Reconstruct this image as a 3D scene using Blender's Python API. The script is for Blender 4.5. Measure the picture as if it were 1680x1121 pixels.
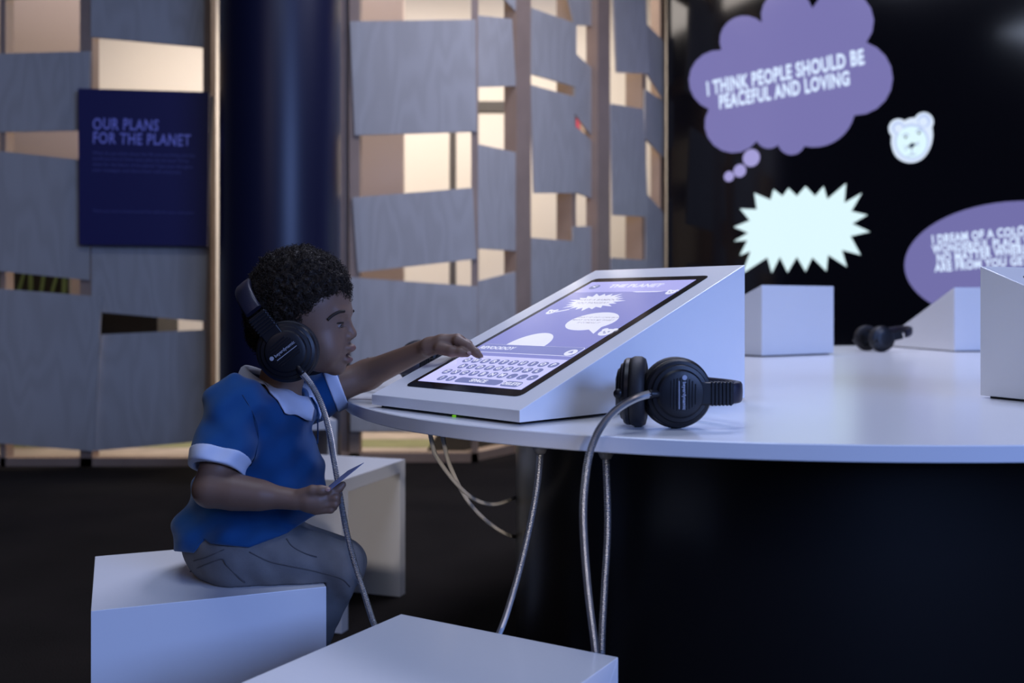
import bpy, bmesh, math, random
import numpy as np
from mathutils import Vector, Matrix

# ------------------------------------------------------------------ clear
for o in list(bpy.data.objects):
    bpy.data.objects.remove(o, do_unlink=True)
scene = bpy.context.scene
COL = scene.collection
random.seed(7)
rng = np.random.default_rng(7)

# ------------------------------------------------------------------ camera (35 mm, horizon at y=505 of 1121)
F, YH, HC = 1633.0, 505.0, 0.85
cam_data = bpy.data.cameras.new('camera')
cam = bpy.data.objects.new('camera', cam_data)
COL.objects.link(cam)
cam.location = (0, 0, HC)
cam.rotation_euler = (math.pi / 2, 0, 0)
cam_data.sensor_width = 36.0
cam_data.lens = 36.0 * F / 1680.0
cam_data.shift_y = -(560.5 - YH) / 1680.0
cam_data.clip_start = 0.05
cam_data.dof.use_dof = True
cam_data.dof.focus_distance = 1.60
cam_data.dof.aperture_fstop = 3.6
scene.camera = cam

# ------------------------------------------------------------------ world, lights, exposure
scene.view_settings.view_transform = 'Standard'
scene.view_settings.look = 'None'
scene.view_settings.exposure = 0.0
scene.view_settings.gamma = 1.0
scene.view_settings.use_curve_mapping = False
world = bpy.data.worlds.new('world')
scene.world = world
world.use_nodes = True
world.node_tree.nodes['Background'].inputs[0].default_value = (0.30, 0.36, 0.62, 1)
world.node_tree.nodes['Background'].inputs[1].default_value = 0.03


def area(name, loc, target, size, size_y, color, power, spread=180):
    d = bpy.data.lights.new(name, 'AREA')
    d.shape = 'RECTANGLE'
    d.size, d.size_y = size, size_y
    d.color = color
    d.energy = power
    d.spread = math.radians(spread)
    o = bpy.data.objects.new(name, d)
    COL.objects.link(o)
    o.location = loc
    o.rotation_euler = (Vector(target) - Vector(loc)).to_track_quat('-Z', 'Y').to_euler()
    return o


# cool gallery light on the ceiling over the table
area('ceiling_light_cool', (0.9, 3.9, 4.12), (0.6, 3.0, 0), 2.0, 1.4, (0.70, 0.74, 1.0), 150)
area('ceiling_fill_front', (-0.3, 0.9, 4.12), (-0.3, 1.2, 0), 1.6, 1.2, (0.66, 0.76, 1.0), 42)  # overhead fill added to brighten the stool tops
# pale rose fill, no real fixture, added to lift left-facing sides
area('hall_fill_rose', (-2.2, -3.4, 3.6), (0.2, 2.6, 0.7), 1.4, 1.0, (1.0, 0.84, 0.88), 15)
# saturated blue area lamp added for an unseen video wall behind the camera
area('hall_light_blue', (3.6, -3.0, 2.4), (0.2, 2.6, 0.6), 3.0, 2.0, (0.26, 0.42, 1.0), 280)
# added neutral fill spot behind the camera, brightens the open stool and white cables
sp = bpy.data.lights.new('stool_fill_spot', 'SPOT')
sp.color = (1.0, 0.90, 0.84)
sp.energy = 300
sp.spot_size = math.radians(5.2)
sp.spot_blend = 0.7
sp.shadow_soft_size = 0.06
spo = bpy.data.objects.new('stool_fill_spot', sp)
COL.objects.link(spo)
spo.location = (0.9, -2.8, 1.25)
spo.rotation_euler = (Vector((-0.25, 2.5, 0.30)) - spo.location).to_track_quat('-Z', 'Y').to_euler()
# warm bright room behind the wooden partition
area('back_room_light', (-1.2, 7.9, 3.8), (-1.2, 8.4, 0), 5.0, 1.2, (1.0, 0.91, 0.83), 165)

area('back_room_fill', (-1.6, 6.0, 3.9), (-1.6, 8.6, 1.4), 4.5, 0.4, (1.0, 0.90, 0.82), 48)  # second lamp added to brighten the fronts of the beige panels

# ------------------------------------------------------------------ helpers: pixels -> world


def W(px, py, d):
    return Vector(((px - 840) / F * d, d, HC - (py - YH) / F * d))


def on_z(px, py, z):
    d = (HC - z) * F / (py - YH)
    return Vector(((px - 840) / F * d, d, z))


def on_plane(px, py, p0, dr):
    """vertical plane through p0 (xy) along dr (xy)"""
    rx = (px - 840) / F
    n = (-dr[1], dr[0])
    d = (p0[0] * n[0] + p0[1] * n[1]) / (rx * n[0] + n[1])
    return W(px, py, d)


# ------------------------------------------------------------------ helpers: materials
MATS = {}


def mat(name, color, rough=0.5, metal=0.0, spec=0.5, emit=None, estr=1.0, bump=None, vary=None, coat=0.0, sheen=0.0):
    m = bpy.data.materials.new(name)
    m.use_nodes = True
    nt = m.node_tree
    b = nt.nodes['Principled BSDF']
    b.inputs['Base Color'].default_value = (*color, 1)
    b.inputs['Roughness'].default_value = rough
    b.inputs['Metallic'].default_value = metal
    b.inputs['Specular IOR Level'].default_value = spec
    b.inputs['Coat Weight'].default_value = coat
    b.inputs['Sheen Weight'].default_value = sheen
    if emit:
        b.inputs['Emission Color'].default_value = (*emit, 1)
        b.inputs['Emission Strength'].default_value = estr
    tc = nt.nodes.new('ShaderNodeTexCoord')
    if vary:   # (scale, amount)
        n = nt.nodes.new('ShaderNodeTexNoise')
        n.inputs['Scale'].default_value = vary[0]
        n.inputs['Detail'].default_value = 4
        nt.links.new(tc.outputs['Object'], n.inputs['Vector'])
        mx = nt.nodes.new('ShaderNodeMix')
        mx.data_type = 'RGBA'
        mx.inputs[6].default_value = (*[c * (1 - vary[1]) for c in color], 1)
        mx.inputs[7].default_value = (*[min(1, c * (1 + vary[1])) for c in color], 1)
        nt.links.new(n.outputs['Fac'], mx.inputs[0])
        nt.links.new(mx.outputs[2], b.inputs['Base Color'])
    if bump:   # (scale, strength, distance)
        n = nt.nodes.new('ShaderNodeTexNoise')
        n.inputs['Scale'].default_value = bump[0]
        n.inputs['Detail'].default_value = 3
        nt.links.new(tc.outputs['Object'], n.inputs['Vector'])
        bp = nt.nodes.new('ShaderNodeBump')
        bp.inputs['Strength'].default_value = bump[1]
        bp.inputs['Distance'].default_value = bump[2]
        nt.links.new(n.outputs['Fac'], bp.inputs['Height'])
        nt.links.new(bp.outputs['Normal'], b.inputs['Normal'])
    MATS[name] = m
    return m


def plywood(name, c1, c2, seed):
    m = bpy.data.materials.new(name)
    m.use_nodes = True
    nt = m.node_tree
    b = nt.nodes['Principled BSDF']
    b.inputs['Roughness'].default_value = 0.62
    b.inputs['Specular IOR Level'].default_value = 0.3
    tc = nt.nodes.new('ShaderNodeTexCoord')
    mp = nt.nodes.new('ShaderNodeMapping')
    mp.inputs['Scale'].default_value = (3.0, 3.0, 0.7)
    mp.inputs['Location'].default_value = (seed, seed * 1.7, seed * 0.6)
    nt.links.new(tc.outputs['Object'], mp.inputs['Vector'])
    n1 = nt.nodes.new('ShaderNodeTexNoise')
    n1.inputs['Scale'].default_value = 1.4
    n1.inputs['Detail'].default_value = 2
    nt.links.new(mp.outputs['Vector'], n1.inputs['Vector'])
    mul = nt.nodes.new('ShaderNodeMath')
    mul.operation = 'MULTIPLY'
    mul.inputs[1].default_value = 60
    nt.links.new(n1.outputs['Fac'], mul.inputs[0])
    sn = nt.nodes.new('ShaderNodeMath')
    sn.operation = 'SINE'
    nt.links.new(mul.outputs[0], sn.inputs[0])
    rp = nt.nodes.new('ShaderNodeMapRange')
    rp.inputs[1].default_value = -1
    rp.inputs[2].default_value = 1
    nt.links.new(sn.outputs[0], rp.inputs[0])
    mx = nt.nodes.new('ShaderNodeMix')
    mx.data_type = 'RGBA'
    mx.inputs[6].default_value = (*c1, 1)
    mx.inputs[7].default_value = (*c2, 1)
    nt.links.new(rp.outputs[0], mx.inputs[0])
    nt.links.new(mx.outputs[2], b.inputs['Base Color'])
    MATS[name] = m
    return m


mat('carpet', (0.015, 0.012, 0.0105), 0.95, spec=0.1, bump=(220, 0.6, 0.01), vary=(3.0, 0.5))
mat('dark_wall', (0.02, 0.02, 0.025), 0.8)
mat('dark_ceiling', (0.05, 0.05, 0.055), 0.9)
mat('cream_wall', (0.80, 0.73, 0.65), 0.8, vary=(0.6, 0.05))
mat('beige_wall', (0.52, 0.41, 0.36), 0.8, vary=(0.8, 0.05))
mat('pale_floor', (0.42, 0.33, 0.27), 0.6, vary=(2, 0.2))
mat('white_paint', (0.80, 0.80, 0.82), 0.19, spec=0.75, bump=(140, 0.04, 0.002))
mat('white_laminate', (0.80, 0.80, 0.82), 0.20, spec=0.5, bump=(60, 0.03, 0.002))
mat('table_edge', (0.74, 0.76, 0.82), 0.45)
mat('black_gloss', (0.008, 0.007, 0.007), 0.28, spec=0.5, bump=(25, 0.05, 0.002))
mat('navy_column', (0.008, 0.009, 0.030), 0.36, spec=0.4)
mat('navy_board', (0.020, 0.020, 0.105), 0.5)
mat('board_heading', (0.33, 0.32, 0.80), 0.6)
mat('board_print', (0.10, 0.10, 0.29), 0.6)
mat('post_wood', (0.36, 0.25, 0.18), 0.6, vary=(6, 0.2))
for i in range(4):
    plywood('plywood_%d' % i, (0.50, 0.465, 0.42), (0.455, 0.42, 0.375), 3.1 * i + 1)
mat('black_plastic', (0.006, 0.006, 0.009), 0.40, spec=0.35, bump=(400, 0.1, 0.0006))
mat('black_leather', (0.016, 0.015, 0.030), 0.42, spec=0.4, bump=(260, 0.25, 0.0008))
mat('black_pad', (0.012, 0.011, 0.014), 0.6, spec=0.4, bump=(300, 0.3, 0.0008))
mat('silver_print', (0.42, 0.44, 0.52), 0.35, metal=0.4)
mat('steel_conduit', (0.60, 0.60, 0.61), 0.36, metal=1.0)
mat('grey_sleeve', (0.20, 0.21, 0.23), 0.4, metal=0.7)
mat('white_cable', (0.88, 0.82, 0.72), 0.5)
mat('grey_plastic', (0.16, 0.15, 0.14), 0.5)
mat('bezel_glass', (0.006, 0.006, 0.008), 0.10, spec=0.6)
mat('screen_black', (0.004, 0.004, 0.006), 0.10, spec=0.5)


def glow(name, c, s=1.0, base=0.02, rough=0.15):
    return mat(name, (base, base, base), rough, emit=c, estr=s, spec=0.4)


glow('scr_bg', (0.27, 0.29, 0.72), 0.85)
glow('scr_head', (0.46, 0.46, 0.95), 0.9)
glow('scr_keys_bg', (0.56, 0.56, 1.0), 1.05)
glow('scr_key', (0.20, 0.23, 0.52), 0.85)
glow('scr_field', (0.25, 0.28, 0.66), 0.85)
glow('scr_white', (0.78, 0.80, 1.0), 0.95)
glow('scr_print', (0.42, 0.42, 0.62), 0.8)
glow('wall_purple', (0.185, 0.17, 0.42), 1.0)
glow('wall_purple_b', (0.165, 0.155, 0.39), 1.0)
glow('wall_white', (0.74, 0.95, 1.0), 1.0)
glow('wall_text', (0.66, 0.78, 1.0), 1.1)
glow('wall_icon', (0.72, 0.83, 1.0), 1.0)
glow('wall_icon_b', (0.56, 0.68, 1.0), 0.9)
glow('wall_icon_line', (0.36, 0.43, 0.78), 0.9)
glow('wall_ink', (0.02, 0.03, 0.07), 1.0)
glow('wall_dot', (0.36, 0.33, 0.66), 1.0)
glow('green_led', (0.16, 0.55, 0.01), 0.7)
glow('teal_sign', (0.05, 0.75, 0.55), 1.0)

# ------------------------------------------------------------------ helpers: objects and meshes


def M_(name):
    return MATS[name]


def tag(o, label, cat, group=None):
    o['label'] = label
    o['category'] = cat
    if group:
        o['group'] = group
    return o


def empty(name, loc=(0, 0, 0), rotz=0.0, mtx=None):
    o = bpy.data.objects.new(name, None)
    o.empty_display_size = 0.05
    COL.objects.link(o)
    if mtx is not None:
        o.matrix_world = mtx
    else:
        o.location = loc
        o.rotation_euler = (0, 0, rotz)
    return o


def link(name, me, m, parent=None, world_of=None, kind=None):
    """one mesh object. world_of = (matrix) when the mesh is in world coordinates and the parent is an Empty at that matrix"""
    o = bpy.data.objects.new(name, me)
    COL.objects.link(o)
    if m is not None:
        me.materials.clear()
        me.materials.append(M_(m) if isinstance(m, str) else m)
    if parent is not None:
        o.parent = parent
        if world_of is not None:
            o.matrix_parent_inverse = world_of.inverted()
    if kind:
        o['kind'] = kind
    return o


def mesh_from(verts, faces, name='m', smooth=False):
    me = bpy.data.meshes.new(name)
    me.from_pydata([tuple(v) for v in verts], [], [tuple(f) for f in faces])
    me.update()
    if smooth:
        me.polygons.foreach_set('use_smooth', [True] * len(me.polygons))
    return me


def bm_mesh(bm, smooth=False, name='m'):
    me = bpy.data.meshes.new(name)
    bmesh.ops.recalc_face_normals(bm, faces=bm.faces)
    bm.to_mesh(me)
    bm.free()
    if smooth:
        me.polygons.foreach_set('use_smooth', [True] * len(me.polygons))
    return me


def add_hexa(bm, p):
    """8 corners: bottom 4 ccw, top 4 ccw"""
    v = [bm.verts.new(q) for q in p]
    for f in ((3, 2, 1, 0), (4, 5, 6, 7), (0, 1, 5, 4), (1, 2, 6, 5), (2, 3, 7, 6), (3, 0, 4, 7)):
        bm.faces.new([v[i] for i in f])
    return v


def add_box(bm, x0, x1, y0, y1, z0, z1):
    return add_hexa(bm, [(x0, y0, z0), (x1, y0, z0), (x1, y1, z0), (x0, y1, z0),
                         (x0, y0, z1), (x1, y0, z1), (x1, y1, z1), (x0, y1, z1)])


def box_mesh(x0, x1, y0, y1, z0, z1, bevel=0.0):
    bm = bmesh.new()
    add_box(bm, x0, x1, y0, y1, z0, z1)
    if bevel:
        bmesh.ops.bevel(bm, geom=list(bm.edges), offset=bevel, segments=2, affect='EDGES', profile=0.5)
    return bm_mesh(bm)


def hexa_mesh(p, bevel=0.0):
    bm = bmesh.new()
    add_hexa(bm, p)
    if bevel:
        bmesh.ops.bevel(bm, geom=list(bm.edges), offset=bevel, segments=2, affect='EDGES', profile=0.5)
    return bm_mesh(bm)


def lathe(profile, seg=48, closed=False):
    """profile of (r, z); around z"""
    vs, fs = [], []
    n = len(profile)
    for i in range(seg):
        a = 2 * math.pi * i / seg
        for r, z in profile:
            vs.append((r * math.cos(a), r * math.sin(a), z))
    for i in range(seg):
        j = (i + 1) % seg
        for k in range(n - 1):
            fs.append((i * n + k, j * n + k, j * n + k + 1, i * n + k + 1))
    me = mesh_from(vs, fs, smooth=True)
    bm = bmesh.new()
    bm.from_mesh(me)
    bmesh.ops.remove_doubles(bm, verts=bm.verts, dist=1e-6)
    bmesh.ops.recalc_face_normals(bm, faces=bm.faces)
    bm.to_mesh(me)
    bm.free()
    me.polygons.foreach_set('use_smooth', [True] * len(me.polygons))
    return me


def smooth_by_angle(me, deg=35):
    me.polygons.foreach_set('use_smooth', [True] * len(me.polygons))
    try:
        me.set_sharp_from_angle(angle=math.radians(deg))
    except Exception:
        pass
    return me


def catmull(pts, per=12):
    P = [Vector(p) for p in pts]
    P = [2 * P[0] - P[1]] + P + [2 * P[-1] - P[-2]]
    out = []
    for i in range(1, len(P) - 2):
        a, b, c, d = P[i - 1:i + 3]
        for k in range(per):
            t = k / per
            out.append(0.5 * ((2 * b) + (c - a) * t + (2 * a - 5 * b + 4 * c - d) * t * t + (3 * b - a - 3 * c + d) * t ** 3))
    out.append(P[-2])
    return out


def resample(pts, step):
    P = np.array([tuple(p) for p in pts])
    s = np.r_[0, np.cumsum(np.linalg.norm(np.diff(P, axis=0), axis=1))]
    n = max(2, int(s[-1] / step))
    t = np.linspace(0, s[-1], n + 1)
    return np.stack([np.interp(t, s, P[:, i]) for i in range(3)], 1)


def tube_mesh(pts, radius, seg=8, step=None, ribs=0.0):
    """tube along pts; ribs>0 alternates the radius like an armoured hose"""
    P = resample(pts, step) if step else np.array([tuple(p) for p in pts])
    T = np.gradient(P, axis=0)
    T /= np.linalg.norm(T, axis=1)[:, None] + 1e-12
    ref = np.array([0.31, -0.87, 0.38])
    N = ref - (T @ ref)[:, None] * T
    N /= np.linalg.norm(N, axis=1)[:, None]
    B = np.cross(T, N)
    a = np.linspace(0, 2 * np.pi, seg, endpoint=False)
    r = np.full(len(P), radius)
    if ribs:
        r = radius * (1 - ribs * (np.arange(len(P)) % 2))
    V = P[:, None, :] + r[:, None, None] * (np.cos(a)[None, :, None] * N[:, None, :] + np.sin(a)[None, :, None] * B[:, None, :])
    V = V.reshape(-1, 3)
    fs = []
    n = len(P)
    for i in range(n - 1):
        for k in range(seg):
            k2 = (k + 1) % seg
            fs.append((i * seg + k, i * seg + k2, (i + 1) * seg + k2, (i + 1) * seg + k))
    fs.append(tuple(range(seg - 1, -1, -1)))
    fs.append(tuple((n - 1) * seg + k for k in range(seg)))
    return mesh_from(V, fs, smooth=True)


def poly_mesh(pts2, frame, lift=0.0, thick=0.0004):
    """thin filled polygon in a plane frame (origin, u, v, n)"""
    o, u, v, n = frame
    bm = bmesh.new()
    vs = [bm.verts.new(o + u * p[0] + v * p[1] + n * lift) for p in pts2]
    edges = [bm.edges.new((vs[i], vs[(i + 1) % len(vs)])) for i in range(len(vs))]
    bmesh.ops.triangle_fill(bm, use_beauty=True, use_dissolve=False, edges=edges)
    r = bmesh.ops.extrude_face_region(bm, geom=list(bm.faces))
    for e in r['geom']:
        if isinstance(e, bmesh.types.BMVert):
            e.co += n * thick
    return bm_mesh(bm)


def ellipse_pts(cx, cy, a, b, n=40, rot=0.0, sup=2.0):
    out = []
    for i in range(n):
        t = 2 * math.pi * i / n
        c, s = math.cos(t), math.sin(t)
        x = a * math.copysign(abs(c) ** (2 / sup), c)
        y = b * math.copysign(abs(s) ** (2 / sup), s)
        out.append((cx + x * math.cos(rot) - y * math.sin(rot), cy + x * math.sin(rot) + y * math.cos(rot)))
    return out


def round_rect(cx, cy, w, h, r, n=5):
    out = []
    for (sx, sy, a0) in ((1, 1, 0), (-1, 1, 90), (-1, -1, 180), (1, -1, 270)):
        for k in range(n + 1):
            a = math.radians(a0 + 90 * k / n)
            out.append((cx + sx * (w / 2 - r) + r * math.cos(a), cy + sy * (h / 2 - r) + r * math.sin(a)))
    return out


def text_mesh(s, size, frame, pos, bold=0.0, align='CENTER', lift=0.0, shear=0.0, jitter=0.0, rot=0.0, xs=1.0, space=1.0, line=1.0, fit=None):
    """lettering lying in a plane frame; returns a mesh in the frame's space"""
    cu = bpy.data.curves.new('lettering', 'FONT')
    cu.body = s
    cu.size = size
    cu.offset = bold * size
    cu.align_x = align
    cu.align_y = 'CENTER'
    cu.shear = shear
    cu.space_character = space
    cu.space_line = line
    cu.resolution_u = 3
    cu.fill_mode = 'FRONT'
    ob = bpy.data.objects.new('tmp_lettering', cu)
    COL.objects.link(ob)
    dg = bpy.context.evaluated_depsgraph_get()
    me = bpy.data.meshes.new_from_object(ob.evaluated_get(dg))
    bpy.data.objects.remove(ob)
    bpy.data.curves.remove(cu)
    bm = bmesh.new()
    bm.from_mesh(me)
    bmesh.ops.remove_doubles(bm, verts=bm.verts, dist=size * 1e-4)
    if jitter:
        todo = set(bm.verts)
        while todo:
            st = [todo.pop()]
            isl = list(st)
            while st:
                x = st.pop()
                for e in x.link_edges:
                    w = e.other_vert(x)
                    if w in todo:
                        todo.remove(w)
                        st.append(w)
                        isl.append(w)
            c = sum((w.co for w in isl), Vector()) / len(isl)
            a = random.uniform(-1, 1) * jitter
            dy = random.uniform(-1, 1) * jitter * size * 0.35
            k = 1 + random.uniform(-1, 1) * jitter * 0.8
            for w in isl:
                q = w.co - c
                w.co = c + Vector((q.x * math.cos(a) - q.y * math.sin(a), (q.x * math.sin(a) + q.y * math.cos(a)) * k + dy, 0))
    o, u, v, n = frame
    if fit:
        ax_ = [w.co.x for w in bm.verts]
        xs = fit / (max(ax_) - min(ax_))
    cr, sr = math.cos(rot), math.sin(rot)
    for w in bm.verts:
        x, y = w.co.x * xs, w.co.y
        x, y = x * cr - y * sr, x * sr + y * cr
        w.co = o + u * (pos[0] + x) + v * (pos[1] + y) + n * lift
    bm.to_mesh(me)
    bm.free()
    return me


I4 = Matrix.Identity(4)

# ------------------------------------------------------------------ the setting


def struct(name, me, m, parent=None):
    o = link(name, me, m, parent)
    if parent is None:
        o['kind'] = 'structure'
    return o


ZT = 0.6837            # table top height
ZS = 0.40              # stool height
struct('floor', box_mesh(-6, 6, -4.2, 10.0, -0.1, 0.0), 'carpet')
struct('ceiling', box_mesh(-6, 6, -4.2, 10.0, 4.2, 4.3), 'dark_ceiling')
struct('wall_back', box_mesh(-6, 6, 9.6, 9.8, 0, 4.2), 'cream_wall')
struct('wall_left', box_mesh(-6.2, -6, -4.2, 10.0, 0, 4.2), 'dark_wall')
struct('wall_right', box_mesh(6, 6.2, -4.2, 10.0, 0, 4.2), 'dark_wall')
struct('wall_front', box_mesh(-6, 6, -4.4, -4.2, 0, 4.2), 'dark_wall')

# geometry of the receding partition and of the video wall that meets it
PC0 = Vector((-0.227, 5.46, 0))
PCD = Vector((0.552, 0.834, 0)).normalized()
VW0 = Vector((1.157, 7.55, 0))
VWD = Vector((0.834, -0.552, 0)).normalized()
VWN = Vector((-VWD.y, VWD.x, 0)) * -1        # towards the camera
if VWN.y > 0:
    VWN = -VWN
p0, p1 = VW0 + VWN * -0.06, VW0 + VWD * 5.4 + VWN * -0.06
q0, q1 = p0 - VWN * 0.15, p1 - VWN * 0.15
struct('wall_side', hexa_mesh([p0, p1, q1, q0] + [p + Vector((0, 0, 4.2)) for p in (p0, p1, q1, q0)]), 'dark_wall')

# ------------------------------------------------------------------ wooden partitions (posts, rails and plywood sheets)
class Section:
    """a straight stretch of partition in the vertical plane p0 + t*dr"""
    def __init__(self, p0, dr):
        self.p0, self.dr = Vector(p0), Vector(dr).normalized()
        n = Vector((self.dr.y, -self.dr.x, 0))
        self.n = n if n.y < 0 else -n      # towards the camera

    def at(self, px, py, off=0.0):
        p = self.p0 + self.n * off
        return on_plane(px, py, (p.x, p.y), (self.dr.x, self.dr.y))

    def board(self, quad, off, thick):
        """quad: four pixels tl, tr, br, bl"""
        tl, tr, br, bl = [self.at(x, y, off) for x, y in quad]
        b = -self.n * thick
        return hexa_mesh([bl + b, br + b, br, bl, tl + b, tr + b, tr, tl])

    def post(self, px0, px1, off, depth, z0=0.0, z1=3.6):
        a, c = self.at(px0, 500, off), self.at(px1, 500, off)
        b = -self.n * depth
        z = lambda p, h: Vector((p.x, p.y, h))
        return hexa_mesh([z(a + b, z0), z(c + b, z0), z(c, z0), z(a, z0), z(a + b, z1), z(c + b, z1), z(c, z1), z(a, z1)])

    def rail(self, px0, px1, off, depth, z0, z1):
        return self.post(px0, px1, off, depth, z0, z1)


def partition(name, label, loc, sheets, posts, rails):
    root = tag(empty(name, loc), label, 'partition')
    inv = Matrix.Translation(Vector(loc))
    for (sec, a, b, off, dep) in posts:
        link('post', sec.post(a, b, off, dep), 'post_wood', root, inv)
    for (sec, a, b, off, dep, z0, z1) in rails:
        link('rail', sec.rail(a, b, off, dep, z0, z1), 'post_wood', root, inv)
    for i, (sec, quad, off) in enumerate(sheets):
        link('plywood_sheet', sec.board(quad, off, 0.012), 'plywood_%d' % (i % 4), root, inv)
    return root


SA = Section((0, 5.33, 0), (1, 0, 0))
SB = Section((0, 5.47, 0), (1, 0, 0))
SC = Section(PC0, PCD)
partition('wooden_partition', 'pale plywood sheet partition carrying the dark blue text board', (-2.2, 5.33, 0), [
    (SA, [(-150, 92), (148, 84), (145, 214), (-150, 220)], 0.012),
    (SA, [(-150, 232), (148, 264), (146, 460), (-150, 430)], 0.026),
    (SA, [(-150, 462), (167, 487), (152, 741), (-150, 715)], 0.040),
    (SA, [(-150, -120), (130, -120), (130, -6), (-150, 4)], 0.012),
    (SA, [(149, -90), (336, -90), (334, 78), (149, 61)], 0.012),
    (SA, [(150, 158), (350, 158), (336, 528), (150, 511)], 0.012),
    (SA, [(166, 549), (336, 541), (336, 724), (150, 741)], 0.012),
    (SA, [(-420, 40), (-155, 30), (-155, 250), (-420, 262)], 0.012),
    (SA, [(-420, 330), (-155, 300), (-155, 520), (-420, 535)], 0.012),
    (SA, [(-420, 570), (-155, 560), (-155, 735), (-420, 720)], 0.012),
], [
    (SA, -430, -412, 0.0, 0.09), (SA, -160, -142, 0.0, 0.09), (SA, 0, 9, 0.0, 0.09), (SA, 131, 151, 0.0, 0.09), (SA, 333, 346, 0.0, 0.09),
], [
    (SA, -430, 346, 0.0, 0.09, 0.0, 0.045), (SA, -430, 346, 0.0, 0.09, 3.3, 3.4),
])
partition('wooden_partition', 'blue-lit plywood sheet partition right of the dark blue column', (-0.55, 5.47, 0), [
    (SB, [(574, 35), (780, 32), (782, 216), (582, 222)], 0.012),
    (SB, [(578, 324), (775, 308), (782, 425), (587, 447)], 0.012),
    (SB, [(575, 455), (783, 470), (783, 708), (575, 708)], 0.026),
    (SB, [(574, -150), (780, -150), (780, -30), (574, -22)], 0.012),
], [
    (SB, 573, 590, 0.0, 0.09), (SB, 556, 572, -0.03, 0.14), (SB, 773, 784, 0.0, 0.09),
], [
    (SB, 556, 784, 0.0, 0.09, 0.0, 0.05), (SB, 573, 784, 0.0, 0.09, 0.165, 0.20), (SB, 573, 784, 0.0, 0.09, 3.3, 3.4),
])
partition('wooden_partition', 'plywood sheet partition receding to the black video wall', (0.4, 6.4, 0), [
    (SC, [(782, 25), (840, 31), (847, 141), (784, 143)], 0.012),
    (SC, [(782, 236), (846, 250), (846, 412), (784, 408)], 0.012),
    (SC, [(782, 462), (846, 446), (846, 700), (782, 700)], 0.012),
    (SC, [(815, -60), (850, -60), (846, 18), (822, -8)], 0.012),
    (SC, [(873, 13), (946, 39), (946, 143), (873, 122)], 0.030),
    (SC, [(871, 139), (943, 159), (944, 317), (877, 317)], 0.018),
    (SC, [(872, 390), (942, 396), (942, 700), (872, 700)], 0.018),
    (SC, [(918, -60), (980, -60), (980, 43), (943, 41)], -0.03),
    (SC, [(943, 86), (981, 121), (981, 236), (943, 186)], -0.03),
    (SC, [(943, 206), (981, 240), (981, 330), (940, 314)], -0.03),
    (SC, [(940, 372), (981, 371), (981, 700), (940, 700)], -0.03),
    (SC, [(1003, -80), (1057, -80), (1065, 121), (1012, 119)], 0.030),
    (SC, [(1002, 170), (1056, 179), (1064, 356), (1006, 353)], 0.030),
    (SC, [(1003, 423), (1062, 427), (1062, 700), (1003, 700)], 0.030),
    (SC, [(1058, 36), (1091, 70), (1091, 168), (1060, 118)], -0.04),
    (SC, [(1058, 146), (1091, 168), (1091, 262), (1058, 226)], -0.04),
    (SC, [(1060, 316), (1091, 352), (1091, 700), (1060, 700)], -0.04),
], [
    (SC, 848, 871, 0.02, 0.09), (SC, 939, 945, -0.05, 0.12), (SC, 981, 1001, 0.02, 0.09), (SC, 1054, 1060, -0.06, 0.14), (SC, 1083, 1092, -0.06, 0.08),
], [
    (SC, 780, 1092, 0.0, 0.09, 0.0, 0.05), (SC, 780, 1092, 0.0, 0.09, 3.3, 3.4),
])

# dark blue column with its base ring
croot = tag(empty('column', (-1.162, 5.0, 0)), 'glossy dark navy round column between the plywood partitions', 'column')
link('shaft', lathe([(0, 0.06), (0.297, 0.06), (0.297, 4.2), (0, 4.2)], 72), 'navy_column', croot)
smooth_by_angle(croot.children[0].data)
link('base_ring', lathe([(0, 0), (0.31, 0), (0.31, 0.06), (0.297, 0.075), (0, 0.075)], 72), 'black_gloss', croot)
smooth_by_angle(croot.children[1].data)

# text board
BD = 5.255
br = tag(empty('text_board', W(235, 404, BD)), 'dark navy text board headed OUR PLANS FOR THE PLANET', 'sign')
binv = Matrix.Translation(W(235, 404, BD))
q = [W(128, 145, BD), W(343, 151, BD), W(340, 404, BD), W(130, 402, BD)]
bk = Vector((0, 0.02, 0))
link('board', hexa_mesh([q[3] + bk, q[2] + bk, q[2], q[3], q[0] + bk, q[1] + bk, q[1], q[0]]), 'navy_board', br, binv)
bframe = (W(0, 0, BD) + Vector((0, -0.002, 0)), Vector((1, 0, 0)), Vector((0, 0, 1)), Vector((0, -1, 0)))
mp = BD / F


def bpos(px, py):
    return (px * mp, -py * mp)


for s, px, py, sz, bold, m, jit, wpx in (
        ('OUR PLANS', 152, 204, 26, 0.022, 'board_heading', 0.05, 108), ('FOR THE PLANET', 152, 227, 26, 0.022, 'board_heading', 0.05, 160)):
    link('heading', text_mesh(s, sz * mp, bframe, bpos(px, py), bold, 'LEFT', jitter=jit, space=1.1, rot=-0.028, fit=wpx * mp), m, br, binv)
for k, s in enumerate(['What do you think about the life you are living and the',
                       'world you live in? How many plans do we have? Write',
                       'down for the future of the planet! Type your thoughts,',
                       'your messages, and share them with everyone.']):
    link('body_print', text_mesh(s, 7.6 * mp, bframe, bpos(152, 251 + 9.3 * k), 0.012, 'LEFT', rot=-0.028, fit=(168, 158, 165, 146)[k] * mp), 'board_print', br, binv)
link('body_print', text_mesh('There are more screens around the table for your own plans', 6.6 * mp, bframe, bpos(152, 346), 0.008, 'LEFT', rot=-0.02, fit=166 * mp), 'board_print', br, binv)

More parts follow.
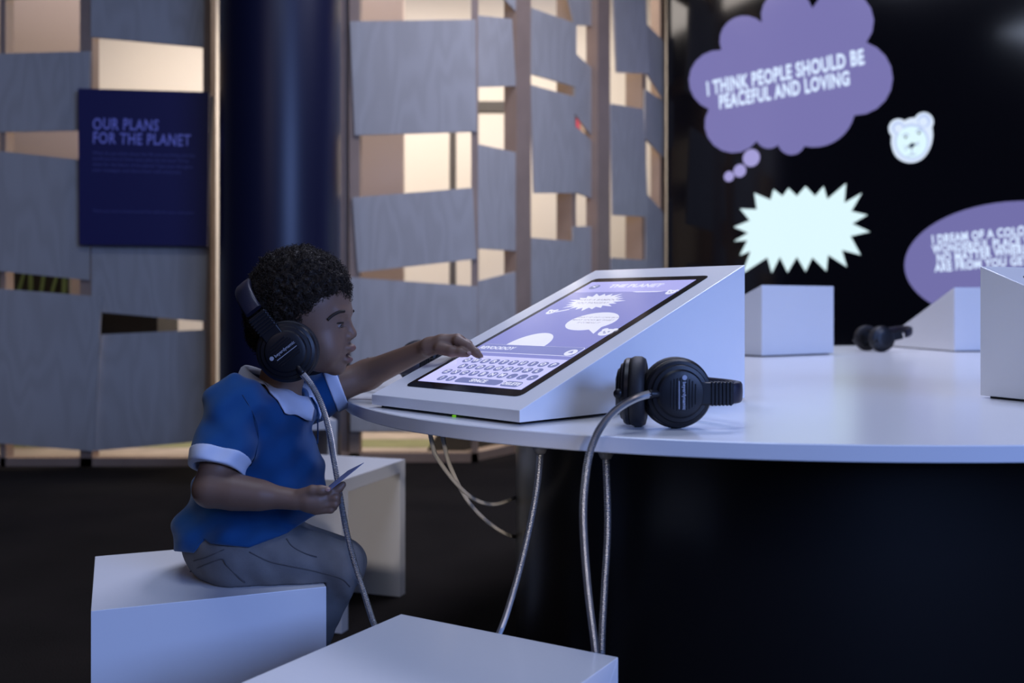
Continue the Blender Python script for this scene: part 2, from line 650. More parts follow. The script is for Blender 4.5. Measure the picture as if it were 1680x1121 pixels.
# ------------------------------------------------------------------ video wall
VH = 4.0
vr = tag(empty('video_wall', VW0), 'black glossy video wall glowing with speech bubbles and a bear face', 'screen')
vinv = Matrix.Translation(VW0)
a, b = VW0 + VWD * 0.02, VW0 + VWD * 5.2
c, d = b - VWN * 0.05, a - VWN * 0.05
link('panel', hexa_mesh([a, b, c, d] + [p + Vector((0, 0, VH)) for p in (a, b, c, d)]), 'screen_black', vr, vinv)
VFR = (VW0.copy(), VWD, Vector((0, 0, 1)), VWN)


def vp(px, py):
    p = on_plane(px, py, (VW0.x, VW0.y), (VWD.x, VWD.y))
    return ((p - VW0).dot(VWD), p.z)


def z6(x, y):      # coordinates measured in an enlarged crop of the photograph
    return vp(1090 + x / 2.4373, y / 2.4373)


def arc3(p, m, q, n=9):
    """circular arc p -> m -> q, without the end point"""
    ax, ay = p
    bx, by = m
    cx, cy = q
    dd = 2 * (ax * (by - cy) + bx * (cy - ay) + cx * (ay - by))
    ux = ((ax * ax + ay * ay) * (by - cy) + (bx * bx + by * by) * (cy - ay) + (cx * cx + cy * cy) * (ay - by)) / dd
    uy = ((ax * ax + ay * ay) * (cx - bx) + (bx * bx + by * by) * (ax - cx) + (cx * cx + cy * cy) * (bx - ax)) / dd
    r = math.hypot(ax - ux, ay - uy)
    t0, tm, t1 = [math.atan2(y - uy, x - ux) for x, y in (p, m, q)]
    def ccw(f, t): return (t - f) % (2 * math.pi)
    if ccw(t0, tm) <= ccw(t0, t1):
        sp = ccw(t0, t1)
    else:
        sp = -((t0 - t1) % (2 * math.pi))
    return [(ux + r * math.cos(t0 + sp * k / n), uy + r * math.sin(t0 + sp * k / n)) for k in range(n)]


cl = [(178, 437), (100, 300), (228, 200), (330, 63), (390, 90), (495, -42), (592, 33), (705, -42), (808, 170), (912, 290), (760, 462), (672, 572),
      (560, 585), (505, 620), (455, 580), (405, 593), (370, 565), (258, 611), (178, 437)]
pts = []
for i in range(0, len(cl) - 2, 2):
    pts += arc3(cl[i], cl[i + 1], cl[i + 2])
tb = link('thought_bubble', poly_mesh([z6(*p) for p in pts], VFR, 0.002), 'wall_purple', vr, vinv)
for cx, cy, r in ((348, 632, 34), (302, 683, 25), (259, 706, 20)):
    o, e = z6(cx, cy), z6(cx + r, cy)
    link('thought_dot', poly_mesh(ellipse_pts(o[0], o[1], e[0] - o[0], e[0] - o[0], 28), VFR, 0.002), 'wall_dot', vr, vinv)


def wtext(s, p_left, p_right, size_px, parent, m='wall_text', jit=0.05):
    """lettering between two pixel points on the video wall"""
    a, b = vp(*p_left), vp(*p_right)
    w = math.hypot(b[0] - a[0], b[1] - a[1])
    rot = math.atan2(b[1] - a[1], b[0] - a[0])
    k = vp(p_left[0], p_left[1] - 10)[1] - a[1]
    sz = size_px * k / 10
    me = text_mesh(s, sz, (Vector((0, 0, 0)), Vector((1, 0, 0)), Vector((0, 1, 0)), Vector((0, 0, 1))), (0, 0), 0.042, 'LEFT', jitter=jit, space=1.1)
    xs = [v.co.x for v in me.vertices]
    x0, sx = min(xs), w / (max(xs) - min(xs))
    o, u, v, n = VFR
    cr, sr = math.cos(rot), math.sin(rot)
    for vt in me.vertices:
        x, y = (vt.co.x - x0) * sx, vt.co.y
        vt.co = o + u * (a[0] + x * cr - y * sr) + v * (a[1] + x * sr + y * cr) + n * 0.004
    return link('lettering', me, m, parent)


wtext('I THINK PEOPLE SHOULD BE', (1160, 147), (1418, 94), 31, tb)
wtext('PEACEFUL AND LOVING', (1180, 169), (1394, 129), 31, tb)

star = [(360, 772), (425, 800), (437, 757), (473, 785), (497, 752), (530, 785), (565, 745), (603, 785), (637, 745), (652, 797), (727, 733), (720, 812),
        (790, 772), (748, 845), (812, 860), (752, 895), (822, 927), (745, 945), (785, 1020), (710, 1000), (730, 1068), (655, 1020), (648, 1085), (592, 1030),
        (565, 1087), (530, 1028), (493, 1090), (462, 1028), (430, 1092), (412, 1030), (312, 1095), (345, 1005), (302, 1022), (332, 962), (278, 965), (335, 932),
        (278, 908), (342, 882), (303, 835), (370, 838)]
link('burst_bubble', poly_mesh([z6(*p) for p in star], VFR, 0.002), 'wall_white', vr, vinv)
ov = [(1672 + 188 * math.cos(t), 430 + 100 * math.sin(t) - 0.03 * 188 * math.cos(t)) for t in np.linspace(0, 2 * math.pi, 64, endpoint=False)]
ob = link('oval_bubble', poly_mesh([vp(*p) for p in ov], VFR, 0.002), 'wall_purple_b', vr, vinv)
wtext('I DREAM OF A COLOURFUL', (1529, 394), (1734, 374), 19, ob)
wtext('WONDERFUL PLACE WITH', (1529, 410), (1722, 392), 19, ob)
wtext('NO MATTER WHERE YOU', (1537, 425), (1728, 406), 19, ob)
wtext('ARE FROM YOU GET IN', (1533, 440), (1712, 426), 19, ob)


def zb(x, y):
    return vp(1440 + x / 10.19, 170 + y / 10.19)


def zbe(cx, cy, a, b, rot=0, n=36):
    return [zb(*p) for p in ellipse_pts(cx, cy, a, b, n, rot)]


bears = link('bear_face', poly_mesh([zb(*p) for p in arc3((235, 540), (205, 335), (450, 290), 12) + arc3((450, 290), (530, 250), (625, 240), 6)
             + arc3((625, 240), (850, 165), (910, 395), 12) + arc3((910, 395), (915, 610), (830, 830), 8) + arc3((830, 830), (530, 993), (300, 880), 12)
             + arc3((300, 880), (235, 720), (235, 540), 8)], VFR, 0.002), 'wall_icon', vr, vinv)
for cx, cy, a_, b_, r_, m_, lf in (
        (570, 640, 285, 300, 0.0, 'wall_icon_b', 0.0028), (570, 645, 255, 265, 0.0, 'wall_white', 0.0034),
        (345, 410, 105, 108, 0.0, 'wall_icon_b', 0.0026), (775, 290, 108, 110, 0.0, 'wall_icon_b', 0.0026),
        (352, 420, 70, 72, 0.0, 'wall_icon', 0.0032), (765, 305, 74, 76, 0.0, 'wall_icon', 0.0032),
        (470, 545, 52, 42, -0.3, 'wall_icon_line', 0.0040), (690, 475, 52, 42, -0.3, 'wall_icon_line', 0.0040),
        (470, 560, 44, 40, -0.3, 'wall_white', 0.0046), (690, 492, 44, 40, -0.3, 'wall_white', 0.0046),
        (470, 565, 21, 23, -0.3, 'wall_ink', 0.0052), (692, 497, 21, 23, -0.3, 'wall_ink', 0.0052)):
    link('face_mark', poly_mesh(zbe(cx, cy, a_, b_, r_), VFR, lf), m_, bears)
for quad, m_ in (([(500, 720), (575, 655), (645, 680), (575, 755)], 'wall_ink'),
                 ([(440, 770), (520, 735), (525, 745), (448, 782)], 'wall_icon_line'), ([(435, 715), (510, 712), (510, 722), (435, 726)], 'wall_icon_line'),
                 ([(630, 670), (695, 635), (700, 645), (640, 685)], 'wall_icon_line'), ([(640, 685), (705, 690), (705, 700), (640, 698)], 'wall_icon_line'),
                 ([(565, 750), (580, 750), (585, 850), (570, 850)], 'wall_icon_line'), ([(500, 870), (570, 850), (650, 845), (650, 858), (572, 866), (505, 884)], 'wall_icon_line')):
    link('face_mark', poly_mesh([zb(*p) for p in quad], VFR, 0.0056), m_, bears)

# ------------------------------------------------------------------ the warm room behind the partitions
tr = tag(link('beige_wall_panel', box_mesh(-1.20, -0.80, 7.3, 7.4, 0, 3.9), 'beige_wall'), 'tall beige wall panel behind the blue-lit partition', 'wall panel')
tr = tag(link('beige_wall_panel', box_mesh(-4.2, -3.0, 7.1, 7.2, 0, 3.9), 'beige_wall'), 'wide beige wall panel behind the board partition', 'wall panel')
dr = tag(empty('door_frame', (-0.45, 8.0, 0)), 'dark thin door frame in the bright room behind the partition', 'door frame')
link('jamb', box_mesh(-0.05, 0.0, -0.05, 0.05, 0, 3.0), 'grey_plastic', dr)
link('jamb', box_mesh(0.16, 0.18, -0.05, 0.05, 0, 3.0), 'grey_plastic', dr)
link('lintel', box_mesh(0.0, 0.42, -0.05, 0.05, 2.42, 2.50), 'grey_plastic', dr)
pr = tag(link('exit_sign', box_mesh(0.025, 0.06, 7.0, 7.05, 2.53, 2.63, 0.004), 'teal_sign'), 'small glowing teal sign strip seen through the partition', 'sign')
# mural board with leaves behind the lowest slit
mr = tag(empty('leaf_mural', (-3.05, 6.2, 0)), 'dark mural board with green leaves behind the plywood slit', 'mural')
link('board', box_mesh(-0.25, 0.29, 0, 0.03, 0.012, 1.25), 'black_gloss', mr)
mat('leaf_green', (0.16, 0.24, 0.09), 0.6, vary=(8, 0.3))
LFR = (Vector((0, -0.004, 0)), Vector((1, 0, 0)), Vector((0, 0, 1)), Vector((0, -1, 0)))
for k in range(7):
    x = -0.2 + 0.07 * k
    me = poly_mesh(arc3((x, 0.75), (x + 0.06, 0.98), (x + 0.02 + 0.05 * (k % 3), 1.2), 8) + arc3((x + 0.02 + 0.05 * (k % 3), 1.2), (x + 0.03, 0.95), (x, 0.75), 8), LFR, 0.001 * k, 0.002)
    link('leaf', me, 'leaf_green', mr)
dk = tag(empty('display_plinth', (-2.4, 6.4, 0)), 'black plinth standing behind the plywood sheets', 'plinth')
link('body', box_mesh(-0.3, 0.12, 0, 0.4, 0.04, 0.86, 0.005), 'black_plastic', dk)
link('top_plate', box_mesh(-0.32, 0.14, -0.02, 0.42, 0.86, 0.89, 0.004), 'grey_plastic', dk)
mat('rug_a', (0.55, 0.45, 0.36), 0.9, vary=(5, 0.35))
mat('rug_b', (0.40, 0.12, 0.10), 0.9, vary=(5, 0.25))
mat('rug_c', (0.30, 0.30, 0.14), 0.9, vary=(5, 0.3))
rug = tag(empty('rug', (-1.5, 7.2, 0)), 'striped rug on the floor behind the partitions', 'rug')
for k, m_ in enumerate(['rug_a', 'rug_c', 'rug_a', 'rug_b', 'rug_a', 'rug_c']):
    link('stripe', box_mesh(-2.8, 1.0, -1.6 + 0.37 * k, -1.24 + 0.37 * k, 0, 0.012), m_, rug)
mat('banner_red', (0.45, 0.03, 0.08), 0.6)
bn = tag(empty('striped_banner', W(960, 205, 9.575)), 'small red and brown striped banner glimpsed through the receding partition', 'banner')
for k, m_ in enumerate(['banner_red', 'post_wood', 'black_plastic', 'banner_red']):
    link('strip', box_mesh(-0.10 + 0.05 * k, -0.05 + 0.05 * k, 0, 0.02, -0.16, 0.16), m_, bn)

# ------------------------------------------------------------------ oval table
TC = Vector((1.148 + 0.677 * 0.10, 2.743 + 0.736 * 0.10, 0))
TU = Vector((0.6766, 0.7363, 0)).normalized()
TV = Vector((TU.y, -TU.x, 0))
TA, TB = 1.90, 1.19
troot = tag(empty('oval_table', TC), 'large white oval table on a black drum base', 'table')


def oval(k, da=0.0, n=160):
    return [TU * (TA * k + da) * math.cos(t) + TV * (TB * k + da) * math.sin(t) for t in np.linspace(0, 2 * math.pi, n, endpoint=False)]


def slab(rings):
    """rings: list of (list of xy vectors, z) from bottom to top, capped"""
    vs, fs = [], []
    n = len(rings[0][0])
    for pts, z in rings:
        vs += [(p.x, p.y, z) for p in pts]
    for r in range(len(rings) - 1):
        for i in range(n):
            j = (i + 1) % n
            fs.append((r * n + i, r * n + j, (r + 1) * n + j, (r + 1) * n + i))
    fs.append(tuple(range(n - 1, -1, -1)))
    fs.append(tuple((len(rings) - 1) * n + i for i in range(n)))
    return smooth_by_angle(mesh_from(vs, fs), 30)


TH = 0.022
link('table_top', slab([(oval(1, -0.0015), ZT - TH), (oval(1, 0), ZT - TH + 0.0015), (oval(1, 0), ZT - 0.0015), (oval(1, -0.0015), ZT)]), 'white_laminate', troot)
DRUM_IN = -0.36
link('drum_base', slab([(oval(1, DRUM_IN), 0.0), (oval(1, DRUM_IN), ZT - TH)]), 'black_gloss', troot)
for px, py in ((888, 741), (1000, 750)):
    p = on_z(px, py, ZT - TH - 0.008)
    p = p + Vector((0, 0.05, 0))
    me = lathe([(0, -0.010), (0.007, -0.010), (0.010, -0.004), (0.012, 0.0), (0.012, 0.008), (0, 0.008)], 20)
    for v in me.vertices:
        v.co += p - TC
    link('cable_gland', me, 'grey_plastic', troot)

# ------------------------------------------------------------------ touch screen kiosks
KW, KL_, KF, KB, KG = 0.359, 0.556, 0.0215, 0.243, 0.0045
KLS = math.hypot(KL_, KB - KF)
KSU = Vector((0, KL_, KB - KF)).normalized()
KFR = (Vector((0, 0, KF)), Vector((1, 0, 0)), KSU, Vector((1, 0, 0)).cross(KSU))


def kiosk(label, mtx, full, group):
    root = tag(empty('touchscreen_kiosk', mtx=mtx), label, 'kiosk', group)
    h = KW / 2
    bm = bmesh.new()
    add_hexa(bm, [(-h, 0, KG), (h, 0, KG), (h, KL_, KG), (-h, KL_, KG), (-h, 0, KF), (h, 0, KF), (h, KL_, KB), (-h, KL_, KB)])
    bmesh.ops.bevel(bm, geom=list(bm.edges), offset=0.0012, segments=2, affect='EDGES', profile=0.5)
    link('body', bm_mesh(bm), 'white_paint', root)
    link('foot', box_mesh(-h + 0.012, h - 0.012, 0.012, KL_ - 0.012, 0, KG), 'black_plastic', root)
    link('bezel', poly_mesh(round_rect(0.002, 0.292, 0.277, 0.506, 0.012), KFR, -0.001, 0.0018), 'bezel_glass', root)
    disp = link('display', poly_mesh(round_rect(0.0, 0.2915, 0.249, 0.464, 0.0005, 1), KFR, 0.0009, 0.0003), 'scr_bg', root)

    def g(name, pts, m, lv):
        return link(name, poly_mesh(pts, KFR, 0.0012 + 0.00025 * lv, 0.00015), m, disp)

    def t(s, size, pos, m, lv=4, **kw):
        return link('lettering', text_mesh(s, size, KFR, pos, lift=0.0012 + 0.00025 * lv, **kw), m, disp)

    g('header_bar', [(-0.1245, 0.467), (0.1245, 0.467), (0.1245, 0.5235), (-0.1245, 0.5235)], 'scr_head', 0)
    g('keyboard_panel', [(-0.1245, 0.0595), (0.1245, 0.0595), (0.1245, 0.168), (-0.1245, 0.168)], 'scr_keys_bg', 0)
    if not full:
        return root
    t('THE PLANET', 0.022, (0.006, 0.496), 'scr_white', bold=0.03, jitter=0.05)
    g('back_button', ellipse_pts(-0.094, 0.4945, 0.0115, 0.0115), 'scr_key', 1)
    t('<', 0.02, (-0.0945, 0.495), 'scr_white', bold=0.03)
    for s, y in (('I HAVE A BAMBOO', 0.424), ('TOO PANGEA!!', 0.409)):
        t(s, 0.0115, (-0.029, y), 'scr_print', bold=0.012)
    # burst speech bubble
    pts = []
    n = 20
    for k in range(n * 2):
        a = 2 * math.pi * k / (n * 2) + 0.1
        r = 1.0 if k % 2 == 0 else 0.74
        if k % 6 == 0:
            r = 1.14
        pts.append((-0.030 + 0.062 * r * math.cos(a), 0.417 + 0.040 * r * math.sin(a)))
    g('burst_bubble', pts, 'scr_white', 1)
    # oval speech bubble with tail
    e = ellipse_pts(0.042, 0.325, 0.052, 0.0405, 40)
    e = [p for p in e if not (p[0] > 0.066 and p[1] < 0.298)]
    i = min(range(len(e)), key=lambda k: (e[k][0] - 0.066) ** 2 + (e[k][1] - 0.29) ** 2)
    e.insert(i + 1, (0.090, 0.272))
    g('oval_bubble', e, 'scr_white', 1)
    for s, y in (("WHAT I'D DO I CAN BUY", 0.340), ('MANY SOCKS MY SWEET', 0.328), ('IS COMING IT', 0.316)):
        t(s, 0.0085, (0.042, y), 'scr_print', bold=0.012)
    # round bubble sliding under the input field
    dome = [(-0.018 + 0.046 * math.cos(a), 0.2155 + 0.054 * math.sin(a)) for a in np.linspace(0, math.pi, 24)]
    g('round_bubble', dome, 'scr_white', 1)
    g('sliding_bubble', [(0.02, 0.467), (0.095, 0.467), (0.08, 0.4635), (0.035, 0.4630)], 'scr_white', 1)
    # little animal icons
    for cx, cy, r in ((-0.094, 0.366, 0.010), (0.112, 0.279, 0.014), (0.113, 0.461, 0.010)):
        g('animal_icon', ellipse_pts(cx, cy, r, r, 24), 'scr_white', 1)
        for sx in (-1, 1):
            g('animal_ear', ellipse_pts(cx + sx * r * 0.75, cy + r * 0.75, r * 0.42, r * 0.42, 16), 'scr_white', 2)
            g('animal_eye', ellipse_pts(cx + sx * r * 0.35, cy + r * 0.1, r * 0.14, r * 0.16, 10), 'scr_key', 3)
        g('animal_nose', ellipse_pts(cx, cy - r * 0.3, r * 0.22, r * 0.15, 10), 'scr_key', 3)
    g('bubble_tail', [(-0.083, 0.369), (-0.060, 0.381), (-0.058, 0.377), (-0.082, 0.364)], 'scr_white', 1)
    # input field: outline and fill
    g('input_outline', round_rect(0.004, 0.1985, 0.237, 0.0340, 0.005), 'scr_white', 1)
    g('input_field', round_rect(0.004, 0.1985, 0.2350, 0.0320, 0.0045), 'scr_field', 2)
    t('REVOODOY', 0.0155, (-0.071, 0.1990), 'scr_white', bold=0.03, jitter=0.04)
    g('send_button', ellipse_pts(0.1075, 0.1945, 0.0115, 0.0115), 'scr_white', 3)
    g('send_arrow', [(0.1025, 0.1925), (0.1075, 0.2015), (0.1125, 0.1925)], 'scr_field', 4)
    # keys
    rows = [('QWERTYUIOP', -0.0921, 0.02272, 0.147), ('ASDFGHJKL', -0.0787, 0.02225, 0.1233), ('ZXCVBNM,.-', -0.0932, 0.02267, 0.0997), ('!?', -0.0788, 0.0228, 0.0757)]
    kme = poly_mesh(round_rect(0, 0, 0.0188, 0.0188, 0.0085), (Vector((0, 0, 0)), KFR[1], KFR[2], KFR[3]), 0.0012 + 0.00025, 0.00015)
    for chars, x0, dx, y in rows:
        for k, ch in enumerate(chars):
            o = link('key', kme, 'scr_key', disp)
            o.location = KFR[0] + KFR[1] * (x0 + dx * k) + KFR[2] * y
            t(ch, 0.0135, (x0 + dx * k, y), 'scr_white', bold=0.035)
    g('space_key', round_rect(0.0125, 0.0745, 0.106, 0.0188, 0.008), 'scr_key', 1)
    t('SPACE', 0.0135, (0.0125, 0.0745), 'scr_white', bold=0.035)
    g('delete_key', round_rect(0.0895, 0.0738, 0.042, 0.0188, 0.008), 'scr_key', 1)
    t('DELETE', 0.0125, (0.0895, 0.0738), 'scr_white', bold=0.035, xs=0.92)
    return root


def kiosk_mtx(x, y, fwd):
    """front-centre foot point and the direction from the user into the table"""
    u = Vector((fwd[0], fwd[1], 0)).normalized()
    r = Vector((u.y, -u.x, 0))
    return Matrix(((r.x, u.x, 0, x), (r.y, u.y, 0, y), (0, 0, 1, ZT), (0, 0, 0, 1)))


KM = kiosk_mtx(-0.1117, 1.5311, (0.7296, 0.6839))
KG_ = 'kiosks around the oval table'
kiosk('white wedge kiosk with touch keyboard that the child is tapping', KM, True, KG_)


def kiosk_from_back(corner, fwd, left):
    """corner = a rear bottom corner; fwd points from the low front into the table"""
    u = Vector((fwd[0], fwd[1], 0)).normalized()
    r = Vector((u.y, -u.x, 0))
    p = Vector((corner[0], corner[1], 0)) - u * KL_ + (r if left else -r) * KW / 2
    return kiosk_mtx(p.x, p.y, (u.x, u.y))


kiosk('white kiosk with a tall pinkish side and only its black bezel corner showing', kiosk_from_back((0.8648, 1.8387), (-0.39, 0.92), True), False, KG_)
kiosk('white kiosk seen square from behind below the white burst bubble', kiosk_from_back((0.842, 3.353), (0.53, -0.84), False), False, KG_)
kiosk('white kiosk with sloping side beside the small headphones at the far rim', kiosk_from_back((1.66, 3.735), (0.12, -0.99), False), False, KG_)

# small green status light in the shadow gap under the near kiosk
gl = W(745, 684.5, 1.515)
tag(link('status_light', box_mesh(gl.x - 0.003, gl.x + 0.003, gl.y - 0.002, gl.y + 0.002, ZT, ZT + 0.0028, 0.0006), 'green_led'),
    'tiny green status light under the front edge of the tapped kiosk', 'light')

# ------------------------------------------------------------------ stools (inverted U of white panels)


def stool(label, corner, along, deep, side=0.35, open_axis=0, group='white stools around the table'):
    """corner and two unit directions in plan; panels stand at both ends of the 'deep' direction when open_axis == 0"""
    A, D = Vector((*along, 0)).normalized(), Vector((*deep, 0)).normalized()
    c = Vector((corner[0], corner[1], 0))
    mtx = Matrix(((A.x, D.x, 0, c.x), (A.y, D.y, 0, c.y), (0, 0, 1, 0), (0, 0, 0, 1)))
    root = tag(empty('stool', mtx=mtx), label, 'stool', group)
    t, s, bv = 0.036, side, 0.0008
    def mitre(lo, hi, m):
        """seat with 45 degree ends / panel with a 45 degree head; m maps (along, across, z) to local"""
        return hexa_mesh([m(*p) for p in lo + hi], bv)
    for_axis = (lambda u, w, z: (w, u, z)) if open_axis == 0 else (lambda u, w, z: (u, w, z))
    g = 0.0
    link('seat', mitre([(t, 0, ZS - t), (s - t, 0, ZS - t), (s - t, s, ZS - t), (t, s, ZS - t)], [(g, 0, ZS), (s - g, 0, ZS), (s - g, s, ZS), (g, s, ZS)], for_axis), 'white_paint', root)
    link('side_panel', mitre([(0, 0, 0), (t, 0, 0), (t, s, 0), (0, s, 0)], [(0, 0, ZS), (t, 0, ZS - t), (t, s, ZS - t), (0, s, ZS)], for_axis), 'white_paint', root)
    link('side_panel', mitre([(s - t, 0, 0), (s, 0, 0), (s, s, 0), (s - t, s, 0)], [(s - t, 0, ZS - t), (s, 0, ZS), (s, s, ZS), (s - t, s, ZS - t)], for_axis), 'white_paint', root)
    return root


stool('white stool that the child sits on', (-0.6244, 1.4756), (0.9285, 0.371), (-0.371, 0.9285))
stool('white stool with a glossy sheen standing below the hanging cables', (0.1368, 1.281), (-0.856, 0.517), (-0.517, -0.856))
stool('white stool with an open underside behind the child\'s knees', (-0.317, 2.956), (-0.33, -0.944), (-0.944, 0.33), side=0.385, open_axis=1)
stool('far white stool between the column and the open stool', (-0.70, 3.98), (-0.35, 0.937), (-0.937, -0.35), side=0.36)

# ------------------------------------------------------------------ sculpting with distance fields
def v3(*a):
    return np.array(a, dtype=np.float64)


def wa(px, py, d):
    return np.array(tuple(W(px, py, d)))


def smin(a, b, k):
    h = np.clip(0.5 + 0.5 * (b - a) / k, 0, 1)
    return b + (a - b) * h - k * h * (1 - h)


def smax(a, b, k):
    return -smin(-a, -b, k)


def ell(P, c, r, R=None):
    q = P - c
    if R is not None:
        q = q @ R
    k0 = np.linalg.norm(q / r, axis=1)
    k1 = np.linalg.norm(q / (np.asarray(r) ** 2), axis=1) + 1e-9
    return k0 * (k0 - 1.0) / k1


def cone(P, a, b, ra, rb):
    ab = b - a
    t = np.clip(((P - a) @ ab) / (ab @ ab), 0, 1)
    return np.linalg.norm(P - a - t[:, None] * ab, axis=1) - (ra + (rb - ra) * t)


def chain(P, pts, rs, k=0.004):
    d = None
    for i in range(len(pts) - 1):
        e = cone(P, pts[i], pts[i + 1], rs[i], rs[i + 1])
        d = e if d is None else smin(d, e, k)
    return d


def surface(fn, lo, hi, res, blk=12):
    """surface nets on a sparse grid"""
    lo, hi = np.array(lo), np.array(hi)
    n = (np.ceil((hi - lo) / res / blk).astype(int)) * blk
    V = np.empty(n, dtype=np.float32)
    nb = n // blk
    bi = np.stack(np.meshgrid(*[np.arange(k) for k in nb], indexing='ij'), -1).reshape(-1, 3)
    cen = lo + (bi * blk + (blk - 1) / 2) * res
    dc = fn(cen)
    Vb = V.reshape(nb[0], blk, nb[1], blk, nb[2], blk)
    near = np.abs(dc) < res * blk * 0.5 * 1.75 * 1.35
    sg = np.where(dc > 0, 1.0, -1.0).astype(np.float32).reshape(nb)
    Vb[:] = sg[:, None, :, None, :, None]
    loc = np.stack(np.meshgrid(*[np.arange(blk)] * 3, indexing='ij'), -1).reshape(-1, 3) * res
    idx = bi[near]
    for s in range(0, len(idx), 200):
        b = idx[s:s + 200]
        P = (lo + b * blk * res)[:, None, :] + loc[None]
        d = fn(P.reshape(-1, 3)).astype(np.float32).reshape(len(b), blk, blk, blk)
        for q in range(len(b)):
            Vb[b[q, 0], :, b[q, 1], :, b[q, 2], :] = d[q]
    S = V < 0
    cnt = np.zeros(n - 1, dtype=np.int8)
    for dx in (0, 1):
        for dy in (0, 1):
            for dz in (0, 1):
                cnt += S[dx:n[0] - 1 + dx, dy:n[1] - 1 + dy, dz:n[2] - 1 + dz]
    act = np.argwhere((cnt > 0) & (cnt < 8))
    ids = -np.ones(n - 1, dtype=np.int64)
    ids[act[:, 0], act[:, 1], act[:, 2]] = np.arange(len(act))
    acc = np.zeros((len(act), 3))
    num = np.zeros(len(act))
    cs = [(0, 0, 0), (1, 0, 0), (0, 1, 0), (1, 1, 0), (0, 0, 1), (1, 0, 1), (0, 1, 1), (1, 1, 1)]
    val = [V[act[:, 0] + c[0], act[:, 1] + c[1], act[:, 2] + c[2]] for c in cs]
    for a in range(8):
        for b in range(a + 1, 8):
            if sum(abs(cs[a][i] - cs[b][i]) for i in range(3)) != 1:
                continue
            m = (val[a] < 0) != (val[b] < 0)
            t = val[a][m] / (val[a][m] - val[b][m])
            acc[m] += np.array(cs[a]) + t[:, None] * (np.array(cs[b]) - np.array(cs[a]))
            num[m] += 1
    verts = lo + (act + acc / num[:, None]) * res
    faces = []
    for ax in range(3):
        o1, o2 = [(1, 2), (2, 0), (0, 1)][ax]
        sl0 = [slice(1, n[i] - 1) for i in range(3)]
        sl1 = list(sl0)
        sl0[ax] = slice(0, n[ax] - 1)
        sl1[ax] = slice(1, n[ax])
        A, B = S[tuple(sl0)], S[tuple(sl1)]
        e = np.argwhere(A != B)
        base = e.copy()
        for i in range(3):
            if i != ax:
                base[:, i] += 1
        flip = A[e[:, 0], e[:, 1], e[:, 2]]

        def cid(a, b):
            q = base.copy()
            q[:, o1] -= a
            q[:, o2] -= b
            return ids[q[:, 0], q[:, 1], q[:, 2]]
        quad = np.stack([cid(1, 1), cid(0, 1), cid(0, 0), cid(1, 0)], 1)
        quad[~flip] = quad[~flip][:, ::-1]
        faces.append(quad[(quad >= 0).all(1)])
    faces = np.concatenate(faces)
    me = bpy.data.meshes.new('sculpt')
    me.vertices.add(len(verts))
    me.vertices.foreach_set('co', verts.astype(np.float32).ravel())
    me.loops.add(faces.size)
    me.loops.foreach_set('vertex_index', faces.astype(np.int32).ravel())
    me.polygons.add(len(faces))
    me.polygons.foreach_set('loop_start', np.arange(0, faces.size, 4, dtype=np.int32))
    me.polygons.foreach_set('loop_total', np.full(len(faces), 4, dtype=np.int32))
    me.polygons.foreach_set('use_smooth', np.ones(len(faces), dtype=bool))
    me.update()
    me.validate()
    return me


def wave(P, k, ph, d):
    return np.sin(P @ (np.asarray(d) * k) + ph)


# ------------------------------------------------------------------ the child
# head frame: design units are photo pixels at 1.66 m
HD = 1.66
PXM = HD / F
HCEN = wa(495, 520, HD)
YAW = math.radians(-4)          # face turned a little towards the hall
RH = np.array([[math.cos(YAW), -math.sin(YAW), 0], [math.sin(YAW), math.cos(YAW), 0], [0, 0, 1]])


def hp(px, py, lat=0.0):
    """head-local point in metres (x forward, y to the child's left, z up)"""
    return v3((px - 495) * PXM, lat * PXM, (520 - py) * PXM)


def hr(a, b, c):
    return np.array([a, b, c]) * PXM


def to_head(P):
    return (P - HCEN) @ RH


def from_head(q):
    return HCEN + RH @ q


def mir(Q):
    q = Q.copy()
    q[:, 1] = np.abs(q[:, 1])
    return q


EYE = hp(555.5, 533, 24)
EYE_R = 12.2 * PXM


